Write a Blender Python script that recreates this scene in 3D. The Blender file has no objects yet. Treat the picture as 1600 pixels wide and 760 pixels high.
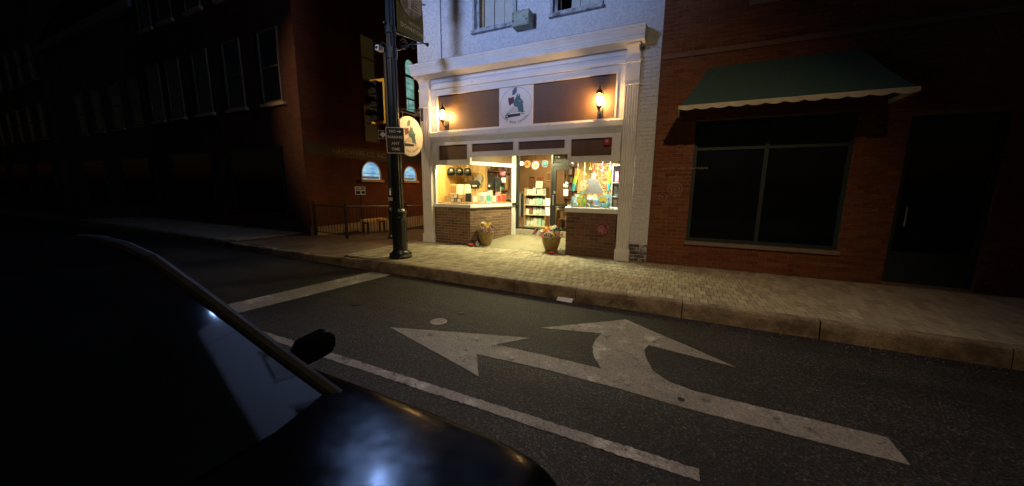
import bpy, bmesh, math, random
from math import sin, cos, pi, radians, atan2, sqrt, hypot
from mathutils import Vector, Matrix, Euler
random.seed(7)
rnd = random.uniform
SC = bpy.context.scene
COL = SC.collection

# ------------------------------------------------------------------ camera, world, light
cam_d = bpy.data.cameras.new('camera'); CAM = bpy.data.objects.new('camera', cam_d); COL.objects.link(CAM)
cam_d.sensor_fit = 'HORIZONTAL'; cam_d.sensor_width = 36.0
cam_d.lens = 36.0 * 537.5 / 1600.0
cam_d.clip_start = 0.03; cam_d.clip_end = 400
CAM.location = (6.156, -7.429, 1.509)
_y, _p, _r = radians(-25.612), radians(-9.333), radians(0.521)
_f = Vector((sin(_y)*cos(_p), cos(_y)*cos(_p), sin(_p))); _rt = Vector((cos(_y), -sin(_y), 0)); _u = _rt.cross(_f)
_r2 = cos(_r)*_rt + sin(_r)*_u; _u2 = -sin(_r)*_rt + cos(_r)*_u
CAM.rotation_euler = Matrix((_r2, _u2, -_f)).transposed().to_euler()
SC.camera = CAM

W = bpy.data.worlds.new('World'); SC.world = W; W.use_nodes = True
_n = W.node_tree.nodes; _sky = _n.new('ShaderNodeTexSky'); _sky.sky_type = 'NISHITA'; _sky.sun_disc = False
_sky.sun_elevation = radians(-4.5); _sky.sun_rotation = radians(200)
W.node_tree.links.new(_sky.outputs[0], _n['Background'].inputs[0]); _n['Background'].inputs[1].default_value = 0.15
SC.view_settings.view_transform = 'Standard'; SC.view_settings.look = 'None'
SC.view_settings.exposure = 0.0; SC.view_settings.gamma = 1.0; SC.view_settings.use_curve_mapping = False
SC.render.engine = 'CYCLES'
SC.cycles.use_denoising = True; SC.cycles.sample_clamp_indirect = 3.0; SC.cycles.max_bounces = 8
SC.cycles.transparent_max_bounces = 16; SC.cycles.use_light_tree = True
SC.cycles.caustics_reflective = False; SC.cycles.caustics_refractive = False

COOL = (0.41, 0.55, 1.0); WARM = (1.0, 0.70, 0.40); SODIUM = (1.0, 0.50, 0.16); SHOPW = (1.0, 0.83, 0.36); SHOPN = (1.0, 0.94, 0.46)
P_COOL, P_WARM, P_ALLEY = 430.0, 185.0, 340.0
L_NEAR = 1350.0          # radiance of the near lantern globe
L_WALL = 500.0          # wall lantern bulbs
P_LEFT, P_RIGHT, P_ENTRY, P_SHOP = 54.0, 68.0, 130.0, 85.0

# ------------------------------------------------------------------ materials
MATS = {}
def _mat(name):
    m = bpy.data.materials.new(name); m.use_nodes = True; nt = m.node_tree
    return m, nt, nt.nodes, nt.links, nt.nodes['Principled BSDF']
def _pos(N): return N.new('ShaderNodeNewGeometry').outputs['Position']
def _noise(N, L, scale, detail=4, rough=.55, vec=None):
    t = N.new('ShaderNodeTexNoise'); t.inputs['Scale'].default_value = scale; t.inputs['Detail'].default_value = detail
    t.inputs['Roughness'].default_value = rough; L.new(vec if vec else _pos(N), t.inputs['Vector']); return t.outputs['Fac']
def _ramp(N, L, fac, stops):
    r = N.new('ShaderNodeValToRGB'); e = r.color_ramp.elements
    while len(e) < len(stops): e.new(0.5)
    for k, (p, c) in enumerate(stops): e[k].position = p; e[k].color = (*c, 1) if len(c) == 3 else c
    L.new(fac, r.inputs[0]); return r.outputs[0]
def _mix(N, L, fac, a, b, mode='MIX'):
    m = N.new('ShaderNodeMix'); m.data_type = 'RGBA'; m.blend_type = mode
    for sock, v in ((m.inputs[0], fac), (m.inputs[6], a), (m.inputs[7], b)):
        if hasattr(v, 'links'): L.new(v, sock)
        else: sock.default_value = v if isinstance(v, float) else (*v, 1)
    return m.outputs[2]
def _math(N, L, op, a, b=0.0):
    m = N.new('ShaderNodeMath'); m.operation = op
    for s, v in zip(m.inputs, (a, b)):
        if hasattr(v, 'links'): L.new(v, s)
        else: s.default_value = v
    return m.outputs[0]
def _bump(N, L, h, strength, dist, bsdf):
    b = N.new('ShaderNodeBump'); b.inputs['Strength'].default_value = strength; b.inputs['Distance'].default_value = dist
    L.new(h, b.inputs['Height']); L.new(b.outputs[0], bsdf.inputs['Normal'])
def mat(name, col, rough=.6, var=.18, scale=6.0, bump=0.0, bscale=70.0, metal=0.0, spec=.5, dirt=None, dscale=2.0, dth=(.52, .7), coat=0.0, rand=0.0):
    if name in MATS: return MATS[name]
    m, nt, N, L, B = _mat(name)
    a = tuple(max(0, c*(1-var)) for c in col); b = tuple(min(1, c*(1+var)) for c in col)
    c = _ramp(N, L, _noise(N, L, scale), [(.3, a), (.7, b)])
    if dirt:
        f = _ramp(N, L, _noise(N, L, dscale, 8, .68), [(dth[0], (0, 0, 0)), (dth[1], (1, 1, 1))])
        c = _mix(N, L, f, c, dirt)
    if rand:
        oi = N.new('ShaderNodeObjectInfo'); gi = N.new('ShaderNodeNewGeometry')
        fr = _math(N, L, 'FRACT', _math(N, L, 'ADD', oi.outputs['Random'], gi.outputs['Random Per Island']))
        k = _ramp(N, L, fr, [(0, (1-rand,)*3), (1, (1+rand*.0,)*3)])
        c = _mix(N, L, 1.0, c, k, 'MULTIPLY')
    L.new(c, B.inputs['Base Color']); B.inputs['Roughness'].default_value = rough
    B.inputs['Metallic'].default_value = metal; B.inputs['Specular IOR Level'].default_value = spec
    if coat: B.inputs['Coat Weight'].default_value = coat; B.inputs['Coat Roughness'].default_value = .08
    if bump: _bump(N, L, _noise(N, L, bscale, 5, .6), bump, .01, B)
    MATS[name] = m; return m
def emit(name, col, s, base=(.8, .8, .8)):
    if name in MATS: return MATS[name]
    m, nt, N, L, B = _mat(name)
    B.inputs['Base Color'].default_value = (*base, 1); B.inputs['Emission Color'].default_value = (*col, 1); B.inputs['Emission Strength'].default_value = s
    MATS[name] = m; return m
def brickmat(name, cols, rough=.85, dirt=None, dth=(.55, .72), dscale=1.6, bump=.35):
    if name in MATS: return MATS[name]
    m, nt, N, L, B = _mat(name)
    oi = N.new('ShaderNodeObjectInfo'); gi = N.new('ShaderNodeNewGeometry')
    fr = _math(N, L, 'FRACT', _math(N, L, 'ADD', oi.outputs['Random'], gi.outputs['Random Per Island']))
    n = len(cols); c = _ramp(N, L, fr, [(k/max(1, n-1), cc) for k, cc in enumerate(cols)])
    v = _ramp(N, L, _noise(N, L, 22, 6, .65), [(.25, (.68,)*3), (.75, (1.2,)*3)])
    c = _mix(N, L, 1.0, c, v, 'MULTIPLY')
    if dirt:
        f = _ramp(N, L, _noise(N, L, dscale, 8, .68), [(dth[0], (0, 0, 0)), (dth[1], (1, 1, 1))]); c = _mix(N, L, f, c, dirt)
    L.new(c, B.inputs['Base Color']); B.inputs['Roughness'].default_value = rough; B.inputs['Specular IOR Level'].default_value = .3
    _bump(N, L, _noise(N, L, 110, 5, .65), bump, .006, B)
    MATS[name] = m; return m
def brickflat(name, cols, mortar, scale=1.0, rot=None):
    """far brick walls: pattern in the material"""
    if name in MATS: return MATS[name]
    m, nt, N, L, B = _mat(name)
    gm = N.new('ShaderNodeNewGeometry'); sp = N.new('ShaderNodeSeparateXYZ'); L.new(gm.outputs['Position'], sp.inputs[0])
    cb = N.new('ShaderNodeCombineXYZ'); L.new(_math(N, L, 'ADD', sp.outputs[0], sp.outputs[1]), cb.inputs[0]); L.new(sp.outputs[2], cb.inputs[1])
    t = N.new('ShaderNodeTexBrick'); L.new(cb.outputs[0], t.inputs['Vector']); t.inputs['Scale'].default_value = 1.0
    t.inputs['Brick Width'].default_value = .21; t.inputs['Row Height'].default_value = .072; t.inputs['Mortar Size'].default_value = .007
    t.inputs['Color1'].default_value = (*cols[0], 1); t.inputs['Color2'].default_value = (*cols[1], 1); t.inputs['Mortar'].default_value = (*mortar, 1)
    v = _ramp(N, L, _noise(N, L, 1.3, 7, .65), [(.3, (.6,)*3), (.7, (1.15,)*3)])
    L.new(_mix(N, L, 1.0, t.outputs['Color'], v, 'MULTIPLY'), B.inputs['Base Color']); B.inputs['Roughness'].default_value = .85
    inv = _math(N, L, 'SUBTRACT', 1.0, t.outputs['Fac']); _bump(N, L, inv, .6, .008, B)
    MATS[name] = m; return m
def glass(name='glass', tint=(1, 1, 1), base=.05, rough=.01):
    if name in MATS: return MATS[name]
    m, nt, N, L, B = _mat(name); N.remove(B)
    lw = N.new('ShaderNodeLayerWeight'); lw.inputs[0].default_value = .5
    f = _math(N, L, 'ADD', _math(N, L, 'MULTIPLY', _math(N, L, 'POWER', lw.outputs['Facing'], 5.0), .85), base)
    t = N.new('ShaderNodeBsdfTransparent'); t.inputs[0].default_value = (*tint, 1)
    g = N.new('ShaderNodeBsdfGlossy'); g.inputs['Roughness'].default_value = rough
    mx = N.new('ShaderNodeMixShader'); L.new(f, mx.inputs[0]); L.new(t.outputs[0], mx.inputs[1]); L.new(g.outputs[0], mx.inputs[2])
    L.new(mx.outputs[0], N['Material Output'].inputs[0]); MATS[name] = m; return m
def speckle(name, cols, scale=14, rough=.6):
    if name in MATS: return MATS[name]
    m, nt, N, L, B = _mat(name)
    v = N.new('ShaderNodeTexVoronoi'); v.inputs['Scale'].default_value = scale; L.new(_pos(N), v.inputs['Vector'])
    sp = N.new('ShaderNodeSeparateColor'); L.new(v.outputs['Color'], sp.inputs[0])
    r = _ramp(N, L, sp.outputs[0], [(k/len(cols), c) for k, c in enumerate(cols)]); 
    [n for n in N if n.type == 'VALTORGB'][-1].color_ramp.interpolation = 'CONSTANT'
    L.new(r, B.inputs['Base Color']); B.inputs['Roughness'].default_value = rough
    MATS[name] = m; return m

def asphalt():
    m, nt, N, L, B = _mat('asphalt')
    big = _ramp(N, L, _noise(N, L, .7, 6, .6), [(.3, (.016, .0158, .0155)), (.72, (.031, .030, .0285))])
    mp = N.new('ShaderNodeMapping'); mp.inputs['Scale'].default_value = (.25, 2.2, 1); L.new(_pos(N), mp.inputs[0])
    big = _mix(N, L, 1.0, big, _ramp(N, L, _noise(N, L, 1.2, 5, .6, mp.outputs[0]), [(.3, (.62,)*3), (.7, (1.38,)*3)]), 'MULTIPLY')
    v = N.new('ShaderNodeTexVoronoi'); v.inputs['Scale'].default_value = 85; L.new(_pos(N), v.inputs['Vector'])
    sp = N.new('ShaderNodeSeparateColor'); L.new(v.outputs['Color'], sp.inputs[0])
    agg = _ramp(N, L, sp.outputs[1], [(0, (.35,)*3), (.6, (.9,)*3), (.88, (1.8,)*3), (.985, (3.6, 3.4, 3.1))])
    c = _mix(N, L, 1.0, big, agg, 'MULTIPLY')
    L.new(c, B.inputs['Base Color']); B.inputs['Roughness'].default_value = .66; B.inputs['Specular IOR Level'].default_value = .32
    h = _math(N, L, 'ADD', v.outputs['Distance'], _noise(N, L, 160, 4, .7)); _bump(N, L, h, .8, .008, B)
    return m
def roadpaint():
    """worn thermoplastic: grimy film, fresher patches, asphalt grit showing through where traffic has rubbed it"""
    m, nt, N, L, B = _mat('road_paint')
    c = _ramp(N, L, _noise(N, L, 2.6, 9, .7), [(.34, (.185, .172, .152)), (.56, (.24, .224, .20)), (.63, (.40, .38, .345)), (.72, (.54, .52, .475))])
    v = N.new('ShaderNodeTexVoronoi'); v.inputs['Scale'].default_value = 85; L.new(_pos(N), v.inputs['Vector'])
    sp = N.new('ShaderNodeSeparateColor'); L.new(v.outputs['Color'], sp.inputs[0])
    c = _mix(N, L, 1.0, c, _ramp(N, L, sp.outputs[0], [(0, (.62,)*3), (.5, (1.0,)*3), (1, (1.15,)*3)]), 'MULTIPLY')
    bare = _ramp(N, L, _math(N, L, 'ADD', _math(N, L, 'MULTIPLY', _noise(N, L, 5.0, 8, .72), .7), _math(N, L, 'MULTIPLY', _noise(N, L, 70, 4, .7), .3)), [(.375, (1, 1, 1)), (.45, (0, 0, 0))])
    c = _mix(N, L, bare, c, (.03, .029, .027)); L.new(c, B.inputs['Base Color']); B.inputs['Roughness'].default_value = .7
    _bump(N, L, v.outputs['Distance'], .5, .005, B); return m
def carpaint():
    """black lacquer under a wiped film of dust: a sharp and a broad reflection, mixed in patches"""
    m, nt, N, L, B = _mat('car_paint'); N.remove(B)
    lw = N.new('ShaderNodeLayerWeight'); lw.inputs[0].default_value = .5
    fr = _math(N, L, 'ADD', _math(N, L, 'MULTIPLY', _math(N, L, 'POWER', lw.outputs['Facing'], 5.0), .22), .021)
    d = N.new('ShaderNodeBsdfDiffuse'); d.inputs[0].default_value = (.003, .003, .004, 1)
    a = N.new('ShaderNodeBsdfGlossy'); a.distribution = 'BECKMANN'; a.inputs['Roughness'].default_value = .15
    b = N.new('ShaderNodeBsdfGlossy'); b.distribution = 'BECKMANN'; b.inputs['Roughness'].default_value = .27
    L.new(_ramp(N, L, _noise(N, L, 14, 6, .65), [(.3, (.45,)*3), (.7, (1.0,)*3)]), b.inputs[0])
    f = _ramp(N, L, _noise(N, L, 7, 7, .66), [(.34, (.45,)*3), (.62, (.95,)*3)])
    g = N.new('ShaderNodeMixShader'); L.new(f, g.inputs[0]); L.new(a.outputs[0], g.inputs[1]); L.new(b.outputs[0], g.inputs[2])
    mx = N.new('ShaderNodeMixShader'); L.new(fr, mx.inputs[0]); L.new(d.outputs[0], mx.inputs[1]); L.new(g.outputs[0], mx.inputs[2])
    L.new(mx.outputs[0], N['Material Output'].inputs[0]); return m
def planks_mat(name, a, b):
    m, nt, N, L, B = _mat(name)
    mp = N.new('ShaderNodeMapping'); mp.inputs['Scale'].default_value = (9, 9, .9); L.new(_pos(N), mp.inputs[0])
    oi = N.new('ShaderNodeObjectInfo')
    c = _ramp(N, L, _noise(N, L, 3.0, 6, .6, mp.outputs[0]), [(.3, a), (.7, b)])
    k = _ramp(N, L, oi.outputs['Random'], [(0, (.72,)*3), (1, (1.1,)*3)])
    L.new(_mix(N, L, 1.0, c, k, 'MULTIPLY'), B.inputs['Base Color']); B.inputs['Roughness'].default_value = .5
    return m

WHITE = mat('white_trim', (.74, .73, .72), .5, .06, 3, .08, 40, dirt=(.5, .47, .43), dscale=5, dth=(.58, .8))
WHITEWALL = brickmat('painted_brick', [(.64, .645, .66), (.67, .67, .685), (.62, .625, .645), (.66, .66, .675)], .75, (.40, .41, .44), (.60, .80), 2.2, .4)
BROWN = mat('brown_panel', (.115, .058, .026), .55, .12, 5, .05, 50)
RED_BRICK = brickmat('red_brick', [(.17, .054, .02), (.21, .068, .026), (.14, .043, .018), (.23, .082, .034), (.18, .058, .023)], .85, (.10, .04, .025), (.6, .8))
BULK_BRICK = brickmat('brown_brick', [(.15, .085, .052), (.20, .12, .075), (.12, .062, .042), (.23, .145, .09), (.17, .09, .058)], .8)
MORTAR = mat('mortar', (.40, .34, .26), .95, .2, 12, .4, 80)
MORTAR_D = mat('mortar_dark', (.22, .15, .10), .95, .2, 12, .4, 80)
MORTAR_W = mat('mortar_painted', (.62, .625, .645), .9, .1, 12, .3, 80)
PAVER = brickmat('paver', [(.33, .29, .205), (.41, .36, .25), (.27, .235, .175), (.37, .315, .22), (.44, .39, .28)], .78, (.14, .12, .10), (.58, .8), 1.1, .5)
PAVEBED = mat('paver_joint', (.06, .053, .042), .95, .2, 20, .3, 90)
GRANITE = mat('granite', (.27, .21, .145), .75, .3, 45, .5, 60, dirt=(.11, .078, .05), dscale=3.5, dth=(.44, .62))
CONCRETE = mat('concrete', (.30, .27, .225), .85, .2, 4, .35, 90, dirt=(.2, .17, .14), dscale=1.4)
ALLEYM = mat('alley_paving', (.155, .115, .08), .85, .3, 3, .5, 70, dirt=(.09, .07, .05), dscale=1.2)
ASPH = asphalt(); PAINT = roadpaint(); CARP = carpaint()
IRON = mat('cast_iron', (.012, .017, .017), .32, .2, 8, .12, 40, spec=.5, coat=.35)
BLACKM = mat('black_metal', (.015, .015, .016), .4, .15, 9)
BLACKP = mat('black_plastic', (.012, .012, .013), .75, .15, 9, spec=.25)
GLASS = glass(); DGLASS = glass('dark_glass', (.25, .27, .28), .06)
PINE = planks_mat('pine', (.50, .30, .09), (.68, .45, .16))
WOOD = mat('wood', (.42, .27, .13), .55, .2, 14); DWOOD = mat('dark_wood', (.10, .055, .03), .5, .2, 9)
TAN = mat('tan_interior', (.42, .29, .14), .8, .15, 2)
STONE = mat('threshold_stone', (.36, .31, .24), .75, .2, 9, .3, 70)

# ------------------------------------------------------------------ mesh helpers
class MB:
    def __init__(s): s.v = []; s.f = []
    def add(s, v, f, M=None):
        o = len(s.v); s.v += [tuple(M @ Vector(p)) if M else tuple(p) for p in v]; s.f += [tuple(i+o for i in q) for q in f]; return s
    def box(s, x0, x1, y0, y1, z0, z1, M=None):
        v = [(x0, y0, z0), (x1, y0, z0), (x1, y1, z0), (x0, y1, z0), (x0, y0, z1), (x1, y0, z1), (x1, y1, z1), (x0, y1, z1)]
        return s.add(v, [(0, 3, 2, 1), (4, 5, 6, 7), (0, 1, 5, 4), (1, 2, 6, 5), (2, 3, 7, 6), (3, 0, 4, 7)], M)
    def prism(s, pts, a, b, axis='z', M=None):
        n = len(pts)
        def P(p, t): return (p[0], p[1], t) if axis == 'z' else ((p[0], t, p[1]) if axis == 'y' else (t, p[0], p[1]))
        v = [P(p, a) for p in pts] + [P(p, b) for p in pts]
        f = [tuple(range(n))[::-1], tuple(range(n, 2*n))] + [(i, (i+1) % n, n+(i+1) % n, n+i) for i in range(n)]
        return s.add(v, f, M)
    def tube(s, p, q, r0, r1=None, n=10, cap=True):
        r1 = r0 if r1 is None else r1; p = Vector(p); q = Vector(q); d = (q-p).normalized()
        a = d.orthogonal().normalized(); b = d.cross(a)
        v = [p+(a*cos(2*pi*k/n)+b*sin(2*pi*k/n))*r0 for k in range(n)] + [q+(a*cos(2*pi*k/n)+b*sin(2*pi*k/n))*r1 for k in range(n)]
        f = [(k, (k+1) % n, n+(k+1) % n, n+k) for k in range(n)]
        if cap: f += [tuple(range(n))[::-1], tuple(range(n, 2*n))]
        return s.add(v, f)
    def path(s, pts, r, n=6):
        for a, b in zip(pts, pts[1:]): s.tube(a, b, r, r, n)
        return s
    def lathe(s, prof, n=20, c=(0, 0, 0), M=None, flute=0.0, nf=0, cap=True):
        v = []; f = []
        for (r, z) in prof:
            for k in range(n):
                rr = r*(1-flute*(k % 2)) if nf else r
                v.append((c[0]+rr*cos(2*pi*k/n), c[1]+rr*sin(2*pi*k/n), c[2]+z))
        for i in range(len(prof)-1):
            for k in range(n): f.append((i*n+k, i*n+(k+1) % n, (i+1)*n+(k+1) % n, (i+1)*n+k))
        if cap: f.append(tuple(range(n))[::-1]); m = (len(prof)-1)*n; f.append(tuple(range(m, m+n)))
        return s.add(v, f, M)
    def sphere(s, c, r, n=12, m=8, sc=(1, 1, 1)):
        v = [(c[0], c[1], c[2]-r*sc[2])]; f = []
        for i in range(1, m):
            t = pi*i/m
            for k in range(n): v.append((c[0]+r*sc[0]*sin(t)*cos(2*pi*k/n), c[1]+r*sc[1]*sin(t)*sin(2*pi*k/n), c[2]-r*sc[2]*cos(t)))
        v.append((c[0], c[1], c[2]+r*sc[2])); e = len(v)-1
        for k in range(n): f.append((0, 1+(k+1) % n, 1+k)); f.append((e, e-n+k, e-n+(k+1) % n))
        for i in range(m-2):
            for k in range(n): a = 1+i*n; f.append((a+k, a+(k+1) % n, a+n+(k+1) % n, a+n+k))
        return s.add(v, f)
    def frame(s, x0, x1, z0, z1, w, y0, y1):
        s.box(x0, x1, y0, y1, z0, z0+w); s.box(x0, x1, y0, y1, z1-w, z1); s.box(x0, x0+w, y0, y1, z0+w, z1-w); s.box(x1-w, x1, y0, y1, z0+w, z1-w); return s
    def disc(s, c, r, axis, t, n=28, sc=1.0):
        pts = [(r*cos(2*pi*k/n), r*sc*sin(2*pi*k/n)) for k in range(n)]
        if axis == 'y': return s.prism([(c[0]+a, c[2]+b) for a, b in pts], c[1], c[1]+t, 'y')
        if axis == 'x': return s.prism([(c[1]+a, c[2]+b) for a, b in pts], c[0], c[0]+t, 'x')
        return s.prism([(c[0]+a, c[1]+b) for a, b in pts], c[2], c[2]+t, 'z')
    def strip(s, pts, w, n=None):
        """flat ribbon in the plane y=0 (x,z), for thin drawn lines"""
        for (a, b) in zip(pts, pts[1:]):
            d = Vector((b[0]-a[0], b[1]-a[1])); 
            if d.length < 1e-6: continue
            d.normalize(); e = Vector((-d.y, d.x))*w/2
            s.add([(a[0]-e.x, 0, a[1]-e.y), (b[0]-e.x, 0, b[1]-e.y), (b[0]+e.x, 0, b[1]+e.y), (a[0]+e.x, 0, a[1]+e.y)], [(0, 1, 2, 3)])
        return s

def wloc(p):
    v = Vector((0, 0, 0))
    while p: v += p.location; p = p.parent
    return v
def obj(name, mb, m, parent=None, smooth=False, bevel=0.0, at=None):
    """one mesh object; vertices are given in world space (or in the thing's own space while it stands at the origin)"""
    o0 = wloc(parent) if parent else Vector((0, 0, 0))
    at = Vector(at) if at else Vector((0, 0, 0))
    me = bpy.data.meshes.new(name); me.from_pydata([tuple(Vector(p)-o0-at) for p in mb.v], [], mb.f); me.update()
    me.materials.append(m)
    bm = bmesh.new(); bm.from_mesh(me); bmesh.ops.recalc_face_normals(bm, faces=bm.faces); bm.to_mesh(me); bm.free()
    if smooth:
        me.shade_smooth(); me.set_sharp_from_angle(angle=radians(38))
    o = bpy.data.objects.new(name, me); COL.objects.link(o); o.location = at
    if parent: o.parent = parent
    if bevel:
        b = o.modifiers.new('bevel', 'BEVEL'); b.width = bevel; b.segments = 2; b.limit_method = 'ANGLE'
    return o
def tag(o, label=None, cat=None, group=None, kind=None):
    if label: o['label'] = label
    if cat: o['category'] = cat
    if group: o['group'] = group
    if kind: o['kind'] = kind
    return o
def thing(name, label, cat, loc=(0, 0, 0), group=None):
    o = bpy.data.objects.new(name, None); COL.objects.link(o); o.location = loc; o.empty_display_size = .1
    return tag(o, label, cat, group)
def struct(name, mb, m, **k): return tag(obj(name, mb, m, **k), kind='structure')
def light(kind, name, loc, power, col, size=.1, rot=(0, 0, 0), parent=None, size_y=None, spot=None, blend=.5):
    d = bpy.data.lights.new(name, kind); d.energy = power; d.color = col
    if kind == 'AREA':
        d.size = size
        if size_y: d.shape = 'RECTANGLE'; d.size_y = size_y
    else: d.shadow_soft_size = size
    if spot: d.spot_size = radians(spot); d.spot_blend = blend
    o = bpy.data.objects.new(name, d); COL.objects.link(o); o.rotation_euler = rot
    o.location = Vector(loc) - (wloc(parent) if parent else Vector((0, 0, 0)))
    if parent: o.parent = parent
    return o
def copy_tree(o, parent=None):
    c = o.copy(); COL.objects.link(c); c.parent = parent
    for ch in list(o.children): copy_tree(ch, c)
    return c
_tc = {}
def text(mb, s, size, M, bold=0.0, align='CENTER'):
    k = (s, bold, align)
    if k not in _tc:
        cu = bpy.data.curves.new('t', 'FONT'); cu.body = s; cu.size = 1.0; cu.align_x = align; cu.align_y = 'CENTER'; cu.offset = bold; cu.resolution_u = 3
        o = bpy.data.objects.new('t', cu); COL.objects.link(o); dg = bpy.context.evaluated_depsgraph_get()
        me = bpy.data.meshes.new_from_object(o.evaluated_get(dg)); _tc[k] = ([tuple(v.co) for v in me.vertices], [tuple(p.vertices) for p in me.polygons])
        bpy.data.objects.remove(o); bpy.data.meshes.remove(me); bpy.data.curves.remove(cu)
    v, f = _tc[k]; return mb.add([(p[0]*size, p[1]*size, 0) for p in v], f, M)
def plane_y(x, y, z, sx=1.0):     # text plane seen from -Y
    return Matrix.Translation((x, y, z)) @ Matrix.Rotation(pi/2, 4, 'X') @ Matrix.Diagonal((sx, 1, 1, 1))
def plane_x(x, y, z):             # text plane seen from +X, reading towards +Y
    return Matrix.Translation((x, y, z)) @ Matrix.Rotation(pi/2, 4, 'Z') @ Matrix.Rotation(pi/2, 4, 'X')

_bm = {}
def bricks(parent, p0, ang, length, z0, z1, m, limit=None, name='brick', bl=.2, bh=.062, jt=.010, holes=(), proud=.008, pick=None, stuffname='brick_courses', depth=.03, jit=.0018):
    """brick courses on a wall line starting at p0 in direction ang, outside to the right-hand side; separate objects where pick() says so, the rest joined"""
    u = Vector((cos(ang), sin(ang), 0)); nrm = Vector((sin(ang), -cos(ang), 0)); p0 = Vector((p0[0], p0[1], 0))
    rest = MB(); nrest = 0; row = 0; z = z0
    while z + .02 < z1:
        h = min(bh, z1-z); s = -bl/2-jt/2 if row % 2 else 0.0
        while s < length-.012:
            a = max(0.0, s); b = min(length, s+bl); s += bl+jt
            segs = [(a, b)]
            for (h0, h1, hz0, hz1) in holes:
                if z+h > hz0 and z < hz1:
                    ns = []
                    for (q, w) in segs:
                        if w <= h0 or q >= h1: ns.append((q, w))
                        else:
                            if q < h0: ns.append((q, h0))
                            if w > h1: ns.append((h1, w))
                    segs = ns
            for (q, w) in segs:
                if w-q < .02: continue
                pr = proud+rnd(-jit, jit); c = p0+u*((q+w)/2)+nrm*(pr-depth/2)+Vector((0, 0, z+h/2)); L = w-q
                if pick is None or pick(c):
                    key = (round(L, 2), round(h, 3), depth, m.name)
                    if key not in _bm:
                        me = bpy.data.meshes.new('brick'); mb = MB().box(-key[0]/2, key[0]/2, -depth/2, depth/2, -h/2, h/2)
                        bm = bmesh.new(); vs = [bm.verts.new(p) for p in mb.v]; [bm.faces.new([vs[i] for i in f]) for f in mb.f]
                        bmesh.ops.bevel(bm, geom=[e for e in bm.edges], offset=.004, segments=1, affect='EDGES'); bm.to_mesh(me); bm.free(); me.materials.append(m); _bm[key] = me
                    o = bpy.data.objects.new(name, _bm[key]); COL.objects.link(o); o.parent = parent; o.location = c-wloc(parent)
                    o.rotation_euler = (0, 0, ang+rnd(-.004, .004))
                else:
                    rest.box(-L/2, L/2, -depth/2, depth/2, -h/2, h/2, Matrix.Translation(c) @ Matrix.Rotation(ang, 4, 'Z')); nrest += 1
        z += bh+jt; row += 1
    if nrest: tag(obj(stuffname, rest, m, parent), kind='stuff')

ORD = ['first', 'second', 'third', 'fourth', 'fifth', 'sixth', 'seventh', 'eighth', 'ninth', 'tenth']
PAL = {'red': (.5, .04, .03), 'teal': (.05, .35, .34), 'orange': (.75, .22, .03), 'cream': (.75, .66, .45), 'blue': (.06, .17, .5), 'green': (.10, .36, .09),
       'black': (.02, .02, .022), 'white': (.8, .8, .78), 'yellow': (.8, .55, .06), 'brown': (.22, .11, .05), 'purple': (.28, .12, .45), 'pink': (.8, .25, .4),
       'grey': (.3, .3, .31), 'navy': (.03, .05, .16), 'lime': (.35, .65, .05), 'sky blue': (.25, .55, .75), 'tan': (.5, .36, .2), 'maroon': (.2, .03, .05), 'mint': (.42, .68, .58), 'pale blue': (.45, .62, .72), 'pale pink': (.75, .5, .48), 'ivory': (.78, .74, .62), 'rose': (.34, .07, .11)}
def cm(n): return mat('cover_'+n.replace(' ', '_'), PAL[n], .45, .22, 22, 0)

# ------------------------------------------------------------------ ground, road, pavements
RZ = -.20                                     # road level, pavement is 0
g = MB(); g.add([(-120, -120, RZ-.06), (120, -120, RZ-.06), (120, 120, RZ-.06), (-120, 120, RZ-.06)], [(0, 1, 2, 3)])
struct('ground', g, mat('ground_earth', (.05, .045, .04), .95))
g = MB(); g.box(-70, 45, -8.75, -2.44, RZ-.05, RZ); struct('road', g, ASPH)
g = MB(); g.box(-.3, 16, -2.40, .06, RZ-.05, -.012); g.box(-30, -4.5, -2.40, -.4, RZ-.05, -.012)
SIDEWALK = struct('sidewalk', g, PAVEBED)
# brick pavers: long side across the pavement, every other row shifted by half
cands = []; row = 0; y = -2.355
while y < -.01:
    y1 = min(y+.198, -.004); x = -.2+(0 if row % 2 == 0 else .0525)
    while x < 15.9:
        cands.append((x, min(x+.099, 15.9), y, y1)); x += .105
    y += .204; row += 1
row = 0; y = -2.355
while y < -.55:
    x = -16.0+(0 if row % 2 == 0 else .0525)
    while x < -4.6: cands.append((x, x+.099, y, min(y+.198, -.52))); x += .105
    y += .204; row += 1
cands.sort(key=lambda c: hypot(c[0]-6.16, c[2]+7.43)+(50 if c[0] > 6.6 else 0))
_pm = {}; rest = MB()
for k, (x0, x1, y0, y1) in enumerate(cands):
    dz = rnd(-.0022, .0022)
    if k < 300:
        key = round(y1-y0, 3)
        if key not in _pm:
            me = bpy.data.meshes.new('paver'); bm = bmesh.new(); mb = MB().box(-.0495, .0495, -(y1-y0)/2, (y1-y0)/2, -.03, 0)
            vs = [bm.verts.new(p) for p in mb.v]; [bm.faces.new([vs[i] for i in f]) for f in mb.f]
            bmesh.ops.bevel(bm, geom=list(bm.edges), offset=.005, segments=1, affect='EDGES'); bm.to_mesh(me); bm.free(); me.materials.append(PAVER); _pm[key] = me
        o = bpy.data.objects.new('paver', _pm[key]); COL.objects.link(o); o.parent = SIDEWALK
        o.location = ((x0+x1)/2, (y0+y1)/2, dz); o.rotation_euler = (rnd(-.008, .008), rnd(-.014, .014), rnd(-.012, .012))
    else: rest.box(x0+rnd(0, .002), x1-rnd(0, .002), y0, y1, -.03, dz)
tag(obj('pavers', rest, PAVER, SIDEWALK), kind='stuff')

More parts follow.
